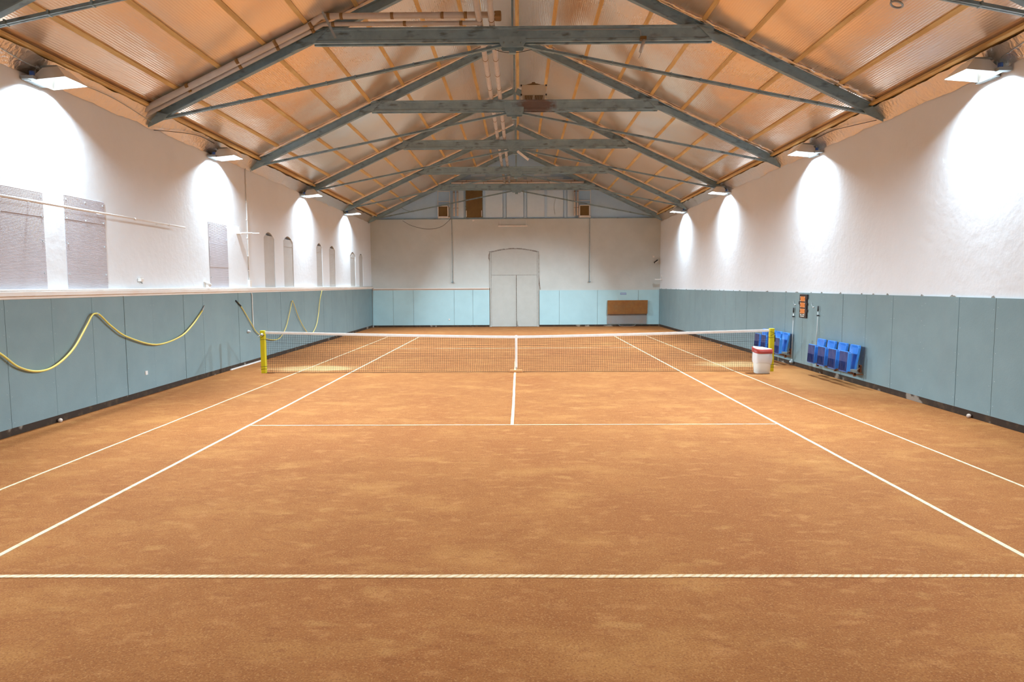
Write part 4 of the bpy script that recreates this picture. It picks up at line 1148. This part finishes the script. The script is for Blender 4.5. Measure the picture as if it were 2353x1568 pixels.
# small hanging lamps and brackets under collars
hl = thing('hanging_lamp', 'short grey lamp dangling under the right half of nearest full collar', 'lamp', (2.57, -3.05, 6.97))
bm = B(); box(bm, (-0.06, -0.04, 0.0), (0.06, 0.08, 0.06)); part('mount', bm, PLY, hl)
bm = B(); tube(bm, [(0.02, 0, 0.0), (-0.05, 0.02, -0.23)], 0.034, 10); part('lamp_tube', bm, ALU, hl)
bm = B(); tube(bm, sag([(-0.05, 0.02, -0.23), (-0.05, 0.02, -0.28), (-0.08, 0.03, -0.34)], 4), 0.004, 6); part('wire', bm, DARK, hl)
bm = B(); tube(bm, [(0.08, -3.02, 7.185), (2.47, -3.02, 7.185), (2.52, -3.02, 7.16), (2.53, -3.02, 7.06)], 0.011, 6); tag(obj('collar_conduit', bm, GREY), 'thin grey conduit along the right half of nearest full collar beam', 'conduit')
bm = B(); beam(bm, (-3.66, -3.40, 7.42), (-3.42, -3.40, 6.92), rect(0.012, 0.045), side=(0, 1, 0)); tag(obj('steel_strap', bm, GREY), 'loose grey steel strap crossing the left end of nearest full collar', 'strap')
bm = B(); beam(bm, (0.05, 7.3, 6.82), (0.44, 7.3, 6.52), rect(0.08, 0.07), side=(0, 1, 0)); tag(obj('batten_lamp', bm, WHITE), 'short white lamp hanging askew under the third full truss gusset', 'lamp')
bm = B(); tube(bm, sag([(-0.45, -2.75, 6.95), (-0.2, -2.75, 6.86), (0.1, -2.75, 6.85), (0.5, -2.75, 6.93)], 6), 0.006, 6); tag(obj('cable', bm, DARK), 'thin dark cable sagging under the gusset of nearest full truss', 'cable')
# ring on the roof foil
bm = B()
cz = ZC(5.80) - 0.075
mt = Matrix.Translation((5.80, -6.2, cz)) @ Matrix.Rotation(SL, 4, 'Y')
tube(bm, [mt @ Vector((0.085 * math.cos(2 * PI * q / 24), 0.085 * math.sin(2 * PI * q / 24), 0)) for q in range(24)], 0.016, 8, closed=True)
tube(bm, [mt @ Vector((-0.08, 0.03, 0.01)), mt @ Vector((-0.10, 0.05, 0.08))], 0.012, 6)
tag(obj('roof_ring', bm, GREY), 'dark ring hanging from the foil roof near the upper right corner', 'ring')
# cables
def cable(pts, label, r_=0.006, m=GREY):
    bm = B(); tube(bm, sag(pts, 6), r_, 6); tag(obj('cable', bm, m), label, 'cable', 'loose cables')
cable([(LX(-8) + 0.22, -9.0, 5.60), (LX(-7) + 0.20, -7.2, 5.54), (LX(-6) + 0.18, -6.3, 5.5), (LX(-5) + 0.22, -4.6, 5.56), (LX(-3) + 0.18, -3.05, 5.46)], 'grey cable along the left eave past the nearest floodlight', 0.007, GREY)
cable([(LX(-2.7) + 0.08, -2.8, 5.36), (LX(-2) + 0.12, -2.3, 5.45), (LX(-1) + 0.26, -1.3, 5.585), (LX(0) + 0.24, -0.35, 5.60)], 'dark cable along the left eave after the nearest full truss', 0.007, DARK)
cable([(RX - 0.1, -2.8, 5.45), (RX - 0.22, -2.0, 5.52), (RX - 0.25, -1.2, 5.60), (RX - 0.25, -0.35, 5.61)], 'dark cable along the right eave after the nearest full truss', 0.007, DARK)
cable([(RX - 0.2, -9.0, 5.58), (RX - 0.22, -7.6, 5.60), (RX - 0.16, -6.4, 5.50)], 'grey cable at the right eave near the nearest right floodlight', 0.007, GREY)
cable([(LX(1) + 0.25, 0.4, 5.52), (LX(1) + 0.2, 1.3, 5.53), (LX(2) + 0.1, 2.3, 5.38)], 'pale cable from the second left floodlight to the truss foot', 0.006, WHITE)
cable([(-5.9, YF - 0.01, 5.52), (-5.4, YF - 0.01, 5.25), (-4.6, YF - 0.01, 5.08), (-3.9, YF - 0.01, 5.2), (-3.42, YF - 0.01, 5.58)], 'thin dark cable drooping across the top left of the far wall', 0.008, DARK)
cable([(-6.0, YF + 0.05, 6.22), (-5.7, YF + 0.05, 6.05), (-5.3, YF + 0.05, 5.98)], 'short dark cable hanging on the left of the gable', 0.007, DARK)
cable([(2.0, YF + 0.05, 6.6), (1.93, YF + 0.05, 6.2), (1.98, YF + 0.05, 5.8)], 'thin dark cable down the pale gable panel right of centre', 0.005, DARK)

# ================================================================ FLOODLIGHTS
def floodlight(side, y_, label, group):
    xw = LX(y_) if side < 0 else RX
    F = thing('floodlight', label, 'floodlight', (xw - side * 0.012, y_, 5.30), group, rz=0 if side < 0 else PI)
    # local +x points into the hall
    bm = B()
    top = [(0.20, -0.14, 0.21), (0.44, -0.14, 0.23), (0.44, 0.14, 0.23), (0.20, 0.14, 0.21)]
    bot = [(0.09, -0.26, 0.0), (0.62, -0.26, 0.05), (0.62, 0.26, 0.05), (0.09, 0.26, 0.0)]
    ti = [bm.verts.new(p) for p in top]; bi = [bm.verts.new(p) for p in bot]
    to = [bm.verts.new((p[0], p[1], p[2] + 0.012)) for p in top]; bo = [bm.verts.new((p[0] + (0.012 if p[0] > 0.3 else -0.012), p[1] + (0.012 if p[1] > 0 else -0.012), p[2])) for p in bot]
    for k_ in range(4):
        bm.faces.new((ti[k_], ti[(k_ + 1) % 4], bi[(k_ + 1) % 4], bi[k_])); bm.faces.new((to[k_], bo[k_], bo[(k_ + 1) % 4], to[(k_ + 1) % 4]))
        bm.faces.new((bi[k_], bi[(k_ + 1) % 4], bo[(k_ + 1) % 4], bo[k_]))
    bm.faces.new(ti); bm.faces.new(to[::-1])
    part('reflector', bm, REFL, F)
    bm = B(); box(bm, (0.24, -0.11, 0.185), (0.40, 0.11, 0.20)); part('bulb', bm, GLASS, F, bevel=0.006)
    bm = B(); box(bm, (0.0, -0.33, -0.01), (0.10, 0.10, 0.05)); box(bm, (0.02, -0.14, 0.05), (0.10, 0.14, 0.24)); box(bm, (0.10, -0.10, 0.235), (0.40, 0.10, 0.275)); box(bm, (0.0, -0.10, -0.02), (0.02, 0.10, 0.24)); part('housing', bm, GREY, F, bevel=0.008)
    bm = B(); sy = -1 if side < 0 else 1
    lathe(bm, [(0.0, 0.0), (0.035, 0.0), (0.035, 0.07), (0.0, 0.07)], 12, Matrix.Translation((0.15, sy * 0.30, 0.05))); part('blue_gland', bm, BLUEP, F)
    bm = B(); box(bm, (0.0, sy * 0.30 - 0.05, 0.0), (0.20, sy * 0.30 + 0.05, 0.05)); part('gear_tray', bm, GREY, F)
    ld = bpy.data.lights.new('flood_lamp', 'AREA')
    ld.shape = 'RECTANGLE'; ld.size = 0.16; ld.size_y = 0.20
    ld.energy = LAMP_POWER * (0.28 if y_ < -10 else 1.0); ld.color = LAMP_COLOR; ld.spread = math.radians(115)
    lo = bpy.data.objects.new('flood_lamp', ld); C.objects.link(lo)
    lo.parent = F
    lo.location = (0.31, 0, 0.135); lo.rotation_euler = (0, -1.0, 0)
    l2 = ld.copy(); l2.energy = LAMP_POWER * 0.30; l2.spread = math.radians(134); l2.size = 0.16
    lo = bpy.data.objects.new('down_lamp', l2); C.objects.link(lo)
    lo.parent = F
    lo.location = (0.27, 0, 0.10); lo.rotation_euler = (0, 0.0, 0)
LY = [-6.1, 0.08, 7.15, 13.2]
ordl = ['nearest of the four', 'second of the four', 'third of the four', 'farthest of the four']
for q, y_ in enumerate(LY):
    floodlight(-1, y_, 'glaring floodlight high on the left wall, %s' % ordl[q], 'floodlights along the left wall')
    floodlight(1, y_, 'glaring floodlight high on the right wall, %s' % ordl[q], 'floodlights along the right wall')
floodlight(-1, -12.2, 'floodlight high on the left wall behind the camera', 'floodlights along the left wall')
floodlight(1, -12.2, 'floodlight high on the right wall behind the camera', 'floodlights along the right wall')
